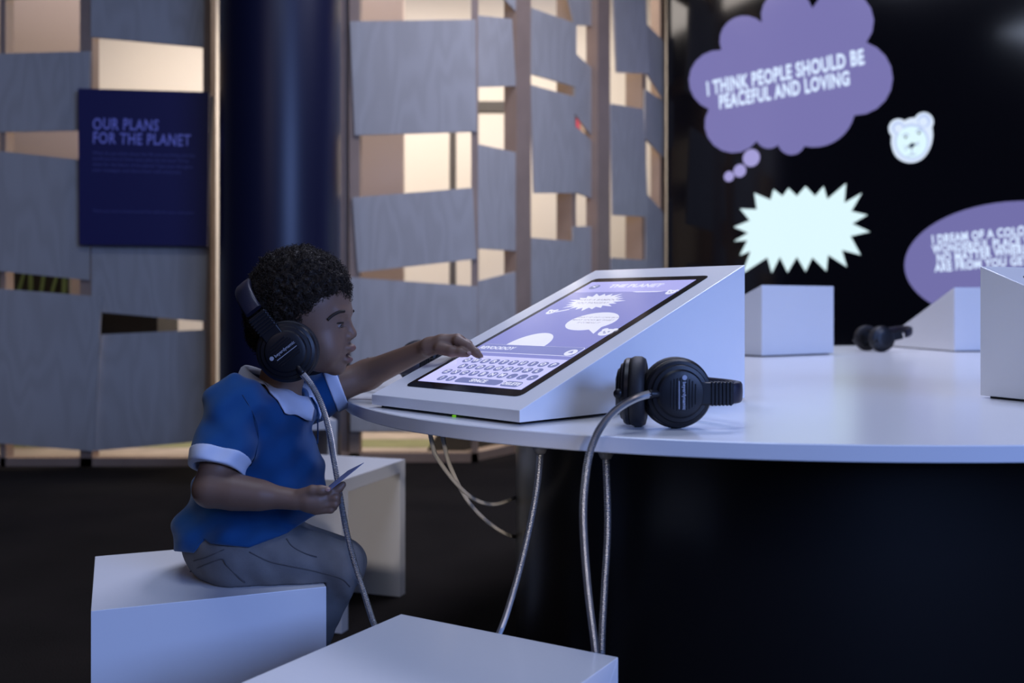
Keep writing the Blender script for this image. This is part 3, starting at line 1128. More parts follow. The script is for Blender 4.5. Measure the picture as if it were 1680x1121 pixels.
def f_head(P):
    Q = to_head(P)
    M = mir(Q)
    d = ell(Q, hp(497, 498), hr(79, 70, 78))
    d = smin(d, ell(Q, hp(526, 541), hr(49, 54, 64)), 0.012)
    d = smin(d, ell(M, hp(540, 572, 27), hr(27, 24, 30)), 0.014)          # cheeks
    d = smin(d, cone(M, hp(549, 598, 6), hp(500, 582, 46), 15.5 * PXM, 17 * PXM), 0.012)   # jaw
    d = smin(d, ell(Q, hp(553, 600), hr(15, 17, 15)), 0.008)             # chin
    d = smin(d, ell(Q, hp(552, 575), hr(24, 25, 21)), 0.010)             # muzzle
    d = smin(d, ell(M, hp(562, 511, 16), hr(12, 22, 8)), 0.010)          # brow
    d = smax(d, -ell(M, hp(576, 531, 26), hr(9, 14, 9)), 0.008)         # socket
    d = smin(d, cone(Q, hp(567, 522), hp(578.5, 547.5), 6.0 * PXM, 8.2 * PXM), 0.006)
    d = smin(d, ell(M, hp(572, 552, 9), hr(9, 6.5, 6.5)), 0.004)
    d = smax(d, -ell(M, hp(577, 557.5, 5), hr(4.5, 2.6, 2.8)), 0.0015)
    d = smin(d, ell(Q, hp(573, 570.5), hr(12.0, 17, 7.5)), 0.004)        # upper lip
    d = smin(d, ell(Q, hp(568.5, 590), hr(11.5, 15, 6.5)), 0.004)        # lower lip
    d = smax(d, -ell(Q, hp(577, 582), hr(13, 14, 3.6)), 0.0015)          # parted mouth
    # eyelids: a thin shell over the eyeball with a slanted opening
    lid = np.linalg.norm(M - EYE, axis=1) - EYE_R - 0.0016
    op = ell(M, EYE + hr(11, 1, -1.5), hr(14, 12, 3.3))
    lid = smax(lid, -op, 0.001)
    d = smin(smax(d, -(np.linalg.norm(M - EYE, axis=1) - EYE_R - 0.0002), 0.001), lid, 0.004)
    d = smax(d, -ell(M, EYE + hr(13, 1, -1.5), hr(9, 11, 3.0)), 0.001)
    # ears under the pads
    d = smin(d, ell(M, hp(478, 560, 67), hr(14, 7, 22)), 0.004)
    # neck
    d = smin(d, cone(Q, hp(476, 575), hp(452, 655), 37 * PXM, 35 * PXM), 0.018)
    return d


# limb joints in world space
SH_R, EL_R, WR_R = wa(384, 676, 1.575), wa(347, 803, 1.515), wa(484, 820, 1.515)
SH_L, EL_L, WR_L = wa(487, 660, 1.79), wa(603, 615, 1.815), wa(708, 568, 1.735)
HIP_R, KN_R, AN_R = wa(398, 903, 1.645), wa(553, 931, 1.665), wa(497, 1085, 1.69)
HIP_L, KN_L, AN_L = wa(420, 893, 1.765), wa(560, 924, 1.770), wa(505, 1070, 1.77)

# right hand (holds the card): pixel frame at 1.515 m, depth offsets in pixels
RD = 1.515
RP = RD / F


def rh(px, py, z=0.0):
    return wa(px, py, RD) + v3(0, z * RP, 0)


def f_hand_r(P):
    s = RP
    palm = chain(P, [rh(486, 820, 0), rh(505, 821, 1), rh(520, 821, 2)], [15.5 * s, 17.0 * s, 16 * s], 0.006)
    palm = smin(palm, ell(P, rh(516, 824, 2), hr(23, 12, 19) * (RD / HD)), 0.008)
    fs = [chain(P, [rh(522, 808, 2), rh(541, 809, 3), rh(555, 803, 6), rh(561, 797, 9)], [8.0 * s, 7.4 * s, 6.6 * s, 5.6 * s], 0.003),
          chain(P, [rh(524, 819, 0), rh(550, 817, 1), rh(551, 816, 14), rh(536, 816, 20)], [8.0 * s, 7.4 * s, 6.6 * s, 6 * s], 0.003),
          chain(P, [rh(522, 829, 0), rh(549, 827, 1), rh(550, 826, 14), rh(535, 825, 20)], [7.8 * s, 7.0 * s, 6.4 * s, 6 * s], 0.003),
          chain(P, [rh(518, 838, 1), rh(542, 836.5, 2), rh(545, 835, 14), rh(532, 833, 19)], [7.2 * s, 6.4 * s, 5.8 * s, 5.4 * s], 0.003)]
    fing = fs[0]
    for e in fs[1:]:
        fing = np.minimum(fing, e)
    d = smin(palm, fing, 0.004)
    th = chain(P, [rh(494, 811, -5), rh(514, 803.5, -8), rh(528, 803, -8), rh(538, 803, -7)], [10 * s, 8.4 * s, 7.6 * s, 6.4 * s], 0.004)
    return smin(d, th, 0.0035)


LD = 1.70
LP = LD / F


def lh(px, py, z=0.0):
    """left hand: pixels at 1.70 m; z in pixels of depth"""
    return wa(px, py, LD) + v3(0, z * LP, 0)


# plane of the tapped screen
KO = np.array(tuple(KM @ KFR[0]))
KN = np.array(tuple((KM.to_3x3() @ KFR[3])))


def f_hand_l(P):
    s = LP
    palm = chain(P, [lh(700, 570, 24), lh(724, 565, 18), lh(750, 559, 12)], [14.3 * s, 15 * s, 11.5 * s], 0.006)
    palm = smin(palm, chain(P, [lh(726, 565.5, 28), lh(748, 560, 34)], [11.5 * s, 10.5 * s], 0.006), 0.012)
    fs = [chain(P, [lh(751, 559.5, 2), lh(768, 567.5, -6), lh(781, 578, -12), lh(788.5, 585, -16)], [9.2 * s, 7.6 * s, 7.0 * s, 5.4 * s], 0.003),
          chain(P, [lh(752, 559, 18), lh(767, 566, 14), lh(763, 577, 12), lh(752, 577, 14)], [9 * s, 7.6 * s, 6.8 * s, 6 * s], 0.003),
          chain(P, [lh(750, 560, 33), lh(764, 567, 30), lh(759, 577, 28), lh(748, 577, 28)], [8.6 * s, 7.4 * s, 6.6 * s, 6 * s], 0.003),
          chain(P, [lh(745, 562, 45), lh(757, 569, 44), lh(752, 577, 42)], [7.6 * s, 6.6 * s, 6 * s], 0.003)]
    fing = fs[0]
    for e in fs[1:]:
        fing = np.minimum(fing, e)
    d = smin(palm, fing, 0.004)
    th = chain(P, [lh(722, 572, 6), lh(742, 576.5, -6), lh(757, 577.5, -12), lh(767, 580, -16)], [11 * s, 9 * s, 7.6 * s, 5.8 * s], 0.004)
    d = smin(d, th, 0.003)
    return np.maximum(d, 0.0018 - (P - KO) @ KN)     # flesh flattens on the glass


TORSO = [(wa(393, 885, 1.705), v3(0.100, 0.108, 0.080)), (wa(412, 815, 1.70), v3(0.094, 0.102, 0.088)), (wa(432, 735, 1.685), v3(0.082, 0.100, 0.095)),
         (wa(438, 680, 1.68), v3(0.062, 0.105, 0.050))]


def f_torso(P, grow=0.0):
    d = None
    for c, r in TORSO:
        e = ell(P, c, r + grow)
        d = e if d is None else smin(d, e, 0.035)
    return d


def f_legs(P, g=0.0):
    d = None
    for h, k, a, r in ((HIP_R, KN_R, AN_R, (0.066, 0.043, 0.040, 0.028)), (HIP_L, KN_L, AN_L, (0.064, 0.043, 0.040, 0.028))):
        e = smin(cone(P, h, k, r[0] + g, r[1] + g), cone(P, k, a, r[1] * 0.92 + g, r[3] + g), 0.012)
        d = e if d is None else smin(d, e, 0.01)
    return d


def f_body(P):
    d = f_head(P)
    t = f_torso(P, -0.012)
    t = smin(t, ell(P, wa(440, 668, 1.68), v3(0.055, 0.090, 0.03)), 0.03)
    d = smin(d, t, 0.02)
    ar = smin(cone(P, SH_R, EL_R, 0.033, 0.0262), cone(P, EL_R, WR_R, 0.0262, 0.0155), 0.012)
    ar = smin(ar, cone(P, EL_R * 0.72 + WR_R * 0.28, EL_R * 0.45 + WR_R * 0.55, 0.0235, 0.0185), 0.02)
    ar = smin(ar, f_hand_r(P), 0.004)
    al = smin(cone(P, SH_L, EL_L, 0.033, 0.0265), cone(P, EL_L, WR_L, 0.0265, 0.0158), 0.012)
    al = smin(al, f_hand_l(P), 0.010)
    d = smin(d, ar, 0.012)
    d = smin(d, al, 0.012)
    lg = smin(f_legs(P, -0.012), ell(P, TORSO[0][0], v3(0.085, 0.095, 0.065)), 0.02)
    for k, a in ((KN_R, AN_R), (KN_L, AN_L)):
        lg = smin(lg, cone(P, a, a + v3(0.085, 0.0, -0.055), 0.026, 0.020), 0.01)
    return smin(d, lg, 0.02)


SEAT_Z = ZS + 0.001
# skin with lips tinted around the mouth
sk = mat('skin', (0.172, 0.098, 0.065), 0.5, spec=0.4, bump=(180, 0.06, 0.001))
nt = sk.node_tree
b = nt.nodes['Principled BSDF']
b.inputs['Subsurface Weight'].default_value = 0.12
b.inputs['Subsurface Radius'].default_value = (0.006, 0.003, 0.002)
b.inputs['Subsurface Scale'].default_value = 1.0
geo = nt.nodes.new('ShaderNodeNewGeometry')


def tint(center, radii, color, prev):
    """mix a colour inside an ellipsoid (world position): lips and nails have a colour of their own"""
    sub = nt.nodes.new('ShaderNodeVectorMath')
    sub.operation = 'SUBTRACT'
    sub.inputs[1].default_value = tuple(center)
    nt.links.new(geo.outputs['Position'], sub.inputs[0])
    dv = nt.nodes.new('ShaderNodeVectorMath')
    dv.operation = 'DIVIDE'
    dv.inputs[1].default_value = tuple(radii)
    nt.links.new(sub.outputs[0], dv.inputs[0])
    ln = nt.nodes.new('ShaderNodeVectorMath')
    ln.operation = 'LENGTH'
    nt.links.new(dv.outputs[0], ln.inputs[0])
    mr_ = nt.nodes.new('ShaderNodeMapRange')
    mr_.inputs[1].default_value = 0.8
    mr_.inputs[2].default_value = 1.1
    mr_.inputs[3].default_value = 1.0
    mr_.inputs[4].default_value = 0.0
    nt.links.new(ln.outputs['Value'], mr_.inputs[0])
    mx = nt.nodes.new('ShaderNodeMix')
    mx.data_type = 'RGBA'
    nt.links.new(mr_.outputs[0], mx.inputs[0])
    if prev is None:
        mx.inputs[6].default_value = (0.172, 0.098, 0.065, 1)
    else:
        nt.links.new(prev, mx.inputs[6])
    mx.inputs[7].default_value = (*color, 1)
    return mx.outputs[2]


LIP = (0.17, 0.075, 0.060)
c_ = tint(from_head(hp(582, 571.5)), np.array([9, 16, 6.2]) * PXM, LIP, None)
c_ = tint(from_head(hp(577, 590)), np.array([9, 15, 6.5]) * PXM, LIP, c_)
c_ = tint(from_head(hp(572, 582)), np.array([9, 13, 2.6]) * PXM, (0.03, 0.008, 0.008), c_)
nt.links.new(c_, b.inputs['Base Color'])

PB = wa(400, 955, 1.70)
PB[2] = ZS
pinv = Matrix.Translation(Vector(PB))
person = tag(empty('person', PB), 'child in a blue polo shirt and headphones tapping a kiosk while seated on a stool', 'person')
body_me = surface(f_body, (-0.60, 1.44, 0.10), (-0.02, 1.92, 0.97), 0.0021)
link('body', body_me, 'skin', person, pinv)

# eyes
mat('eye_white', (0.18, 0.155, 0.15), 0.15, spec=0.6)
mat('iris', (0.012, 0.008, 0.006), 0.08, spec=0.8)
gaze = v3(0.92, -0.05, -0.36)
gaze /= np.linalg.norm(gaze)
for sgn in (-1, 1):
    c = from_head(EYE * v3(1, sgn, 1))
    bm = bmesh.new()
    bmesh.ops.create_uvsphere(bm, u_segments=24, v_segments=16, radius=EYE_R)
    for v in bm.verts:
        v.co += Vector(c)
    ey = link('eye', bm_mesh(bm, True), 'eye_white', person, pinv)
    bm = bmesh.new()
    bmesh.ops.create_uvsphere(bm, u_segments=20, v_segments=12, radius=EYE_R * 0.62)
    for v in bm.verts:
        v.co += Vector(c + RH @ gaze * EYE_R * 0.47)
    link('iris', bm_mesh(bm, True), 'iris', ey)

# hair, brows and lashes
hm = mat('hair_dark', (0.019, 0.012, 0.008), 0.6, spec=0.25)


def hn(P, f, s):
    """cheap lumpy noise"""
    return (np.sin(P[:, 0] * f + 1.3 * np.sin(P[:, 1] * f * 0.9 + s)) * np.sin(P[:, 1] * f * 1.1 + 1.1 * np.sin(P[:, 2] * f + 2 * s))
            + np.sin(P[:, 2] * f * 0.95 + 1.2 * np.sin(P[:, 0] * f * 1.05 + 3 * s)) * np.sin(P[:, 0] * f * 0.8 + s)) * 0.5


def f_hair(P):
    Q = to_head(P)
    M = mir(Q)
    d = ell(Q, hp(491, 489), hr(83, 76, 83))
    d = smin(d, ell(Q, hp(455, 530), hr(48, 64, 62)), 0.02)
    d = d + 0.0035 * hn(P, 330, 0.7) + 0.0025 * hn(P, 620, 2.1) + 0.003 * hn(P, 90, 0.2)
    # hairline: keep what lies above and behind a slanted front
    x = Q[:, 0] / PXM + 495
    y = 520 - Q[:, 2] / PXM
    lat = np.abs(Q[:, 1]) / PXM
    line = np.interp(y, [380, 474, 490, 518, 545, 600], [640, 590 - 0, 545, 517, 506, 440])
    lim = np.where(y < 474, line, line - np.maximum(lat - 45, 0) * 0.05 + np.maximum(40 - lat, 0) * 0.9)
    cut = (x - lim) * PXM * 0.75
    low = (y - 470 - np.maximum(lat, 0) * 0.0) * PXM * 0.7       # forehead edge
    front = np.minimum(low, np.maximum(low, 0) * 0 + cut)
    d = smax(d, np.where(y < 440, -1.0, np.minimum(cut + 0.0, 1)), 0.006)
    # nape
    d = smax(d, (y - 592) * PXM, 0.006)
    return d


hair_me = surface(f_hair, HCEN - 0.125, HCEN + v3(0.125, 0.125, 0.145), 0.0024)
hair = link('hair', hair_me, 'hair_dark', person, pinv)
# curls: thousands of tiny spirals, one uncountable part
vn = np.zeros(len(hair_me.vertices) * 3, dtype=np.float32)
vc = np.zeros(len(hair_me.vertices) * 3, dtype=np.float32)
hair_me.vertices.foreach_get('co', vc)
hair_me.vertex_normals.foreach_get('vector', vn)
vc, vn = vc.reshape(-1, 3).astype(float), vn.reshape(-1, 3).astype(float)
outer = np.argwhere((((vc - from_head(hp(491, 495))) * vn).sum(1)) > 0.03).ravel()
pick = rng.choice(outer, size=min(9000, len(outer)), replace=False)
allv, allf = [], []
NP_, SEG = 11, 3
for i in pick:
    n = vn[i] + rng.normal(0, 0.45, 3)
    n /= np.linalg.norm(n)
    a = np.cross(n, rng.normal(0, 1, 3))
    a /= np.linalg.norm(a)
    b2 = np.cross(n, a)
    L = rng.uniform(0.004, 0.0105)
    R = rng.uniform(0.0014, 0.0030)
    t = np.linspace(0, 1, NP_)
    ph = rng.uniform(0, 6.28)
    turns = rng.uniform(1.0, 1.9) * 6.28
    pts = vc[i] + n * (t * L - 0.002)[:, None] + R * (np.cos(ph + t * turns)[:, None] * a + np.sin(ph + t * turns)[:, None] * b2)
    tg = np.gradient(pts, axis=0)
    tg /= np.linalg.norm(tg, axis=1)[:, None]
    nn = np.cross(tg, n)
    nn /= np.linalg.norm(nn, axis=1)[:, None] + 1e-9
    bb = np.cross(tg, nn)
    r = 0.00055 * (1 - 0.5 * t)
    base = len(allv) * NP_ * SEG
    ring = np.stack([pts + r[:, None] * (math.cos(q) * nn + math.sin(q) * bb) for q in (0, 2.09, 4.19)], 1)
    allv.append(ring.reshape(-1, 3))
    k = np.arange(NP_ - 1)[:, None] * SEG
    for s in range(SEG):
        s2 = (s + 1) % SEG
        allf.append(base + np.concatenate([k + s, k + s2, k + SEG + s2, k + SEG + s], 1))
cv, cf = np.concatenate(allv), np.concatenate(allf)
cm = bpy.data.meshes.new('curls')
cm.vertices.add(len(cv))
cm.vertices.foreach_set('co', cv.astype(np.float32).ravel())
cm.loops.add(cf.size)
cm.loops.foreach_set('vertex_index', cf.astype(np.int32).ravel())
cm.polygons.add(len(cf))
cm.polygons.foreach_set('loop_start', np.arange(0, cf.size, 4, dtype=np.int32))
cm.polygons.foreach_set('loop_total', np.full(len(cf), 4, dtype=np.int32))
cm.update()
link('curls', cm, 'hair_dark', hair, kind='stuff')


def on_face(px, py, lat_sign, out=0.0006):
    """march from the side onto the face at a head-local pixel"""
    lat = 90.0
    q = hp(px, py, lat)
    for _ in range(80):
        d = f_head(from_head(q * v3(1, lat_sign, 1))[None])[0]
        q = q - v3(0, max(d - out, 0) * 0.8, 0)
        if q[1] < 0:
            q[1] = 0
            break
        if d - out < 0.0002:
            break
    return from_head(q * v3(1, lat_sign, 1))


for sgn in (-1, 1):
    pts = [on_face(px, py, sgn, 0.0009) for px, py in ((551, 524.5), (556, 519), (562, 514.5), (568, 511.5), (573.5, 510.5))]
    P = resample(catmull([Vector(p) for p in pts], 8), 0.0012)
    me = tube_mesh([Vector(p) for p in P], 0.0026, 6)
    link('eyebrow', me, 'hair_dark', person, pinv)
    # upper lid lash line
    pts = [from_head((EYE + EYE_R * 1.16 * v3(math.cos(a) * math.cos(0.16 + 0.10 * math.cos(a)), math.sin(a), math.sin(0.16 + 0.10 * math.cos(a)))) * v3(1, sgn, 1)) for a in np.linspace(-0.7, 1.25, 9)]
    link('eyelash', tube_mesh(catmull([Vector(p) for p in pts], 4), 0.0015, 6), 'hair_dark', person, pinv)

# ---------------------------------------------------------------- clothes
mat('shirt_blue', (0.006, 0.058, 0.175), 0.85, spec=0.2, bump=(900, 0.25, 0.0005), sheen=0.2)
mat('shirt_white', (0.60, 0.63, 0.74), 0.8, spec=0.2, bump=(700, 0.2, 0.0005))
mat('jeans_grey', (0.15, 0.145, 0.145), 0.9, spec=0.2, bump=(500, 0.4, 0.0008), vary=(22, 0.35))
mat('jeans_seam', (0.075, 0.073, 0.078), 0.9)
CU_R = SH_R + (EL_R - SH_R) * 0.74
CU_L = SH_L + (EL_L - SH_L) * 0.60
AX_R = (EL_R - SH_R) / np.linalg.norm(EL_R - SH_R)
AX_L = (EL_L - SH_L) / np.linalg.norm(EL_L - SH_L)


def f_sleeve(P, S, C, ax, r0, r1):
    d = cone(P, S - ax * 0.01, C + ax * 0.03, r0, r1)
    return d


def folds(P):
    return (0.0042 * wave(P, 90, 0.4, (0.5, 0.2, 0.85)) * wave(P, 38, 1.0, (0.9, 0.1, -0.3))
            + 0.0028 * wave(P, 150, 0.9, (0.75, 0.1, -0.6)) * wave(P, 45, 2.0, (0.2, 0.6, 0.8)))


def f_hips(P):
    return smin(f_legs(P, 0.001), ell(P, TORSO[0][0] + v3(0.004, 0.0, -0.004), v3(0.098, 0.106, 0.078)), 0.03)


def f_shirt(P, hole=True):
    t = f_torso(P, 0.004)
    t = smin(t, ell(P, wa(438, 668, 1.68), v3(0.066, 0.100, 0.034)), 0.03)
    t = smin(t, ell(P, wa(335, 868, 1.70), v3(0.040, 0.085, 0.050)), 0.03)        # loose back
    t = smin(t, ell(P, wa(490, 800, 1.69), v3(0.042, 0.080, 0.070)), 0.03)        # belly
    t = smin(t, f_hips(P) - 0.0065, 0.006)
    sr = f_sleeve(P, SH_R, CU_R, AX_R, 0.050, 0.043)
    sr = smax(sr, (P - CU_R) @ AX_R, 0.003)
    sl = f_sleeve(P, SH_L, CU_L, AX_L, 0.050, 0.040)
    sl = smax(sl, (P - CU_L) @ AX_L, 0.003)
    d = smin(smin(t, sr, 0.02), sl, 0.02)
    d = d + folds(P)
    d = d + 0.004 * np.exp(-((P - (SH_R * 0.4 + CU_R * 0.6)) ** 2).sum(1) / 0.04 ** 2) * wave(P, 170, 0.0, (0.55, 0.0, 0.83))
    # open cuffs
    for S, C, ax, r in ((SH_R, CU_R, AX_R, 0.0365), (SH_L, CU_L, AX_L, 0.034)):
        d = smax(d, -cone(P, C - ax * 0.012, C + ax * 0.05, r, r), 0.002)
    # hem: rises towards the front, split at the side
    x = (P[:, 0] / P[:, 1]) * F + 840
    hem = np.interp(x, [290, 318, 336, 345, 409, 470, 509, 540], [905, 908, 886, 893, 899, 876, 850, 835])
    y = YH - (P[:, 2] - HC) / P[:, 1] * F
    d = smax(d, (y - hem) * 0.0009, 0.003)
    # neck opening
    if not hole:
        return d
    d = smax(d, -cone(P, from_head(hp(478, 585)), from_head(hp(455, 640)), 0.046, 0.044), 0.004)
    return d


shirt = link('polo_shirt', surface(f_shirt, (-0.63, 1.46, 0.40), (-0.20, 1.92, 0.80), 0.0028), 'shirt_blue', person, pinv)


def f_cuff(which):
    S, C, ax, r0, r1, r = ((SH_R, CU_R, AX_R, 0.050, 0.043, 0.0365), (SH_L, CU_L, AX_L, 0.050, 0.040, 0.034))[which]

    def fn(P):
        d = f_sleeve(P, S, C, ax, r0 + 0.003, r1 + 0.003) + folds(P)
        d = smax(d, (P - C) @ ax - 0.003, 0.002)
        d = smax(d, -((P - C) @ ax + (0.021 if which == 0 else 0.019)), 0.002)
        return smax(d, -cone(P, C - ax * 0.05, C + ax * 0.06, r - 0.001, r - 0.001), 0.0015)
    c = C
    return surface(fn, c - 0.075, c + 0.075, 0.0022)


for w in (0, 1):
    link('sleeve_cuff', f_cuff(w), 'shirt_white', shirt)

# folded collar: fold line round the neck, falling outwards
def collar():
    NT, NS = 72, 7
    vs, fs = [], []
    for i in range(NT + 1):
        a = math.radians(-160 + 320 * i / NT)            # 0 = back of the neck, runs round to the open front
        ca, sa = math.cos(a), math.sin(a)
        front = (1 - ca) / 2
        ring = []
        # pixel-frame control: inner stand bottom, fold, fall edge
        fx, fy = 449 - 52 * ca, 628 - 25 * ca + 4 * front
        lat = 50 * sa
        drop = 27 + 9 * math.sin(math.pi * min(1, front * 1.05)) + 4 * front
        if front > 0.85:
            drop += (front - 0.85) * 40
        prof = [(-5, 10), (-3, 0), (0, -1.5), (4, 1), (9, drop * 0.45), (13 + 3 * abs(sa), drop * 0.8), (15 + 4 * abs(sa), drop)]
        for off, dn in prof:
            ring.append(from_head(hp(fx - off * ca * 0.95, fy + dn, lat + off * sa * 0.95)) if False else
                        HCEN + v3((fx - off * ca - 495) * PXM, (lat + off * sa) * PXM + 0.018, (520 - fy - dn) * PXM))
        vs += ring
    n = 7
    for i in range(NT):
        for k in range(n - 1):
            fs.append((i * n + k, i * n + k + 1, (i + 1) * n + k + 1, (i + 1) * n + k))
    P = np.array(vs)
    for _ in range(12):          # drape on the shirt
        d = f_shirt(P, False)
        G = np.stack([(f_shirt(P + e, False) - d) / 1e-3 for e in np.eye(3) * 1e-3], 1)
        G /= np.linalg.norm(G, axis=1)[:, None] + 1e-9
        need = np.clip(0.0055 - d, 0, 0.01)
        need[np.arange(len(P)) % n < 3] = 0
        P = P + G * need[:, None] * 0.8
    me = mesh_from(P, fs, smooth=True)
    return me


co = link('collar', collar(), 'shirt_white', shirt)
md = co.modifiers.new('thick', 'SOLIDIFY')
md.thickness = 0.0025
md.offset = 0
# buttons and placket on the front
mat('button_navy', (0.005, 0.042, 0.125), 0.7)


def jean_folds(P):
    kn = np.exp(-((P - KN_R) ** 2).sum(1) / 0.06 ** 2) + np.exp(-((P - HIP_R) ** 2).sum(1) / 0.07 ** 2)
    return 0.0014 * wave(P, 130, 0.2, (0.6, 0.2, 0.75)) * wave(P, 50, 0.5, (0.3, 0.5, -0.8)) + 0.0032 * kn * wave(P, 190, 1.1, (0.8, 0.1, 0.5)) * wave(P, 60, 0.2, (0.2, 0.9, 0.3))


def f_jeans(P):
    d = f_hips(P)
    d = d + jean_folds(P)
    d = smax(d, P[:, 2] - wa(400, 846, 1.70)[2], 0.004)
    # seated: cloth flattens on the seat and clears its edge
    on = ((P - v3(-0.2993, 1.606, 0)) @ v3(0.9285, 0.371, 0)) < 0.002
    d = np.where(on & (P[:, 2] > ZS - 0.02), np.maximum(d, SEAT_Z - P[:, 2]), d)
    return d


jeans = link('jeans', surface(f_jeans, (-0.60, 1.52, 0.20), (-0.20, 1.92, 0.52), 0.003), 'jeans_grey', person, pinv)


def march(fn, px, py, d0=1.40, out=0.0013):
    """first hit of the view ray with a field: seams lie on the cloth"""
    d = d0
    for _ in range(120):
        p = wa(px, py, d)
        e = fn(p[None])[0]
        if e < out:
            return p
        d += max(e, 0.0004) * 0.7
        if d > 2.0:
            return None
    return wa(px, py, d)


for pts in ([(409, 906), (440, 921), (470, 928), (500, 934), (530, 941), (560, 950), (574, 963)],
            [(312, 938), (330, 930), (363, 918), (372, 928), (392, 948), (402, 956)],
            [(318, 921), (340, 914), (368, 902)],
            [(470, 884), (480, 897), (500, 908), (520, 914)]):
    P = [q for q in (march(f_jeans, *p) for p in pts) if q is not None]
    me = tube_mesh(catmull([Vector(p) for p in P], 6), 0.0010, 5)
    link('seam', me, 'jeans_seam', jeans)
# shoes
mat('shoe_dark', (0.02, 0.02, 0.024), 0.6)
for a in (AN_R, AN_L):
    def f_shoe(P, a=a):
        c = a + v3(0, 0, -0.03)
        d = smin(cone(P, a, c, 0.036, 0.032), cone(P, c + v3(-0.012, 0, -0.02), c + v3(0.095, 0, -0.040), 0.030, 0.026), 0.015)
        return smax(d, -(P[:, 2] - (c[2] - 0.058)), 0.003)
    link('shoe', surface(f_shoe, a - v3(0.08, 0.06, 0.13), a + v3(0.17, 0.06, 0.06), 0.004), 'shoe_dark', person, pinv)
# placket seam and buttons down the shirt front
P = [q for q in (march(f_shirt, *p) for p in ((517, 668), (521, 690), (523, 712), (521, 728))) if q is not None]
link('placket', tube_mesh(catmull([Vector(p) for p in P], 6), 0.0014, 5), 'button_navy', shirt)
# sleeve seam
P = [q for q in (march(f_shirt, *p) for p in ((398, 648), (416, 680), (424, 715), (420, 745), (411, 764))) if q is not None]
link('seam', tube_mesh(catmull([Vector(p) for p in P], 6), 0.0009, 5), 'button_navy', shirt)
# finger nails
mat('nail', (0.26, 0.15, 0.13), 0.3)
for c, n, u in ((lh(770.5, 578.5, -22), (0.25, -0.72, 0.64), (1, 0.1, -0.35)), (lh(791, 583.0, -17), (0.72, -0.2, 0.66), (0.65, -0.2, -0.7)), (rh(540, 801.5, -13.2), (0.1, -0.85, 0.5), (1, 0, 0))):
    n, u = Vector(n).normalized(), Vector(u).normalized()
    w = n.cross(u).normalized()
    u = w.cross(n)
    bm = bmesh.new()
    bmesh.ops.create_uvsphere(bm, u_segments=12, v_segments=8, radius=1)
    for v in bm.verts:
        v.co = Vector(c) + u * v.co.x * 0.0042 + w * v.co.y * 0.0034 + n * v.co.z * 0.0012
    link('fingernail', bm_mesh(bm, True), 'nail', person, pinv)

# ------------------------------------------------------------------ the card in the right hand
mat('card_blue', (0.10, 0.125, 0.27), 0.45)
p1, p2 = W(540, 806, 1.505), W(597, 760, 1.515)
p3 = W(571, 773, 1.560)
p4 = p1 + (p3 - p2)
nrm = (p2 - p1).cross(p4 - p1).normalized() * 0.0008
tag(link('card', hexa_mesh([p1, p2, p3, p4, p1 + nrm, p2 + nrm, p3 + nrm, p4 + nrm]), 'card_blue'),
    'small blue-grey paper card held in the child\'s right hand', 'card')

# ------------------------------------------------------------------ headphones
HS_GROUP = 'headphones on and around the table'
SHELL = [(0.0, 0.0190), (0.026, 0.0190), (0.031, 0.0175), (0.0335, 0.0140), (0.0385, 0.0130), (0.0400, 0.0100), (0.0445, 0.0085), (0.0468, 0.0050), (0.0470, 0.0), (0.030, -0.002), (0.0, -0.002)]
PAD = [(0.026, -0.001), (0.047, -0.001), (0.0492, -0.006), (0.0492, -0.015), (0.046, -0.0205), (0.040, -0.022), (0.032, -0.020), (0.028, -0.012), (0.026, -0.001)]


def band_mesh(pts, wdirs, w, t, seg=12):
    """padded strap: rounded section swept along pts"""
    P = [Vector(p) for p in pts]
    vs, fs = [], []
    n = len(P)
    for i in range(n):
        tg = (P[min(i + 1, n - 1)] - P[max(i - 1, 0)]).normalized()
        wd = Vector(wdirs[i]).normalized()
        nn = tg.cross(wd).normalized()
        for k in range(seg):
            a = 2 * math.pi * k / seg
            c, s = math.cos(a), math.sin(a)
            vs.append(P[i] + wd * (w / 2 * math.copysign(abs(c) ** 0.45, c)) + nn * (t / 2 * math.copysign(abs(s) ** 0.7, s)))
    for i in range(n - 1):
        for k in range(seg):
            k2 = (k + 1) % seg
            fs.append((i * seg + k, i * seg + k2, (i + 1) * seg + k2, (i + 1) * seg + k))
    fs.append(tuple(range(seg - 1, -1, -1)))
    fs.append(tuple((n - 1) * seg + k for k in range(seg)))
    return smooth_by_angle(mesh_from(vs, fs), 50)


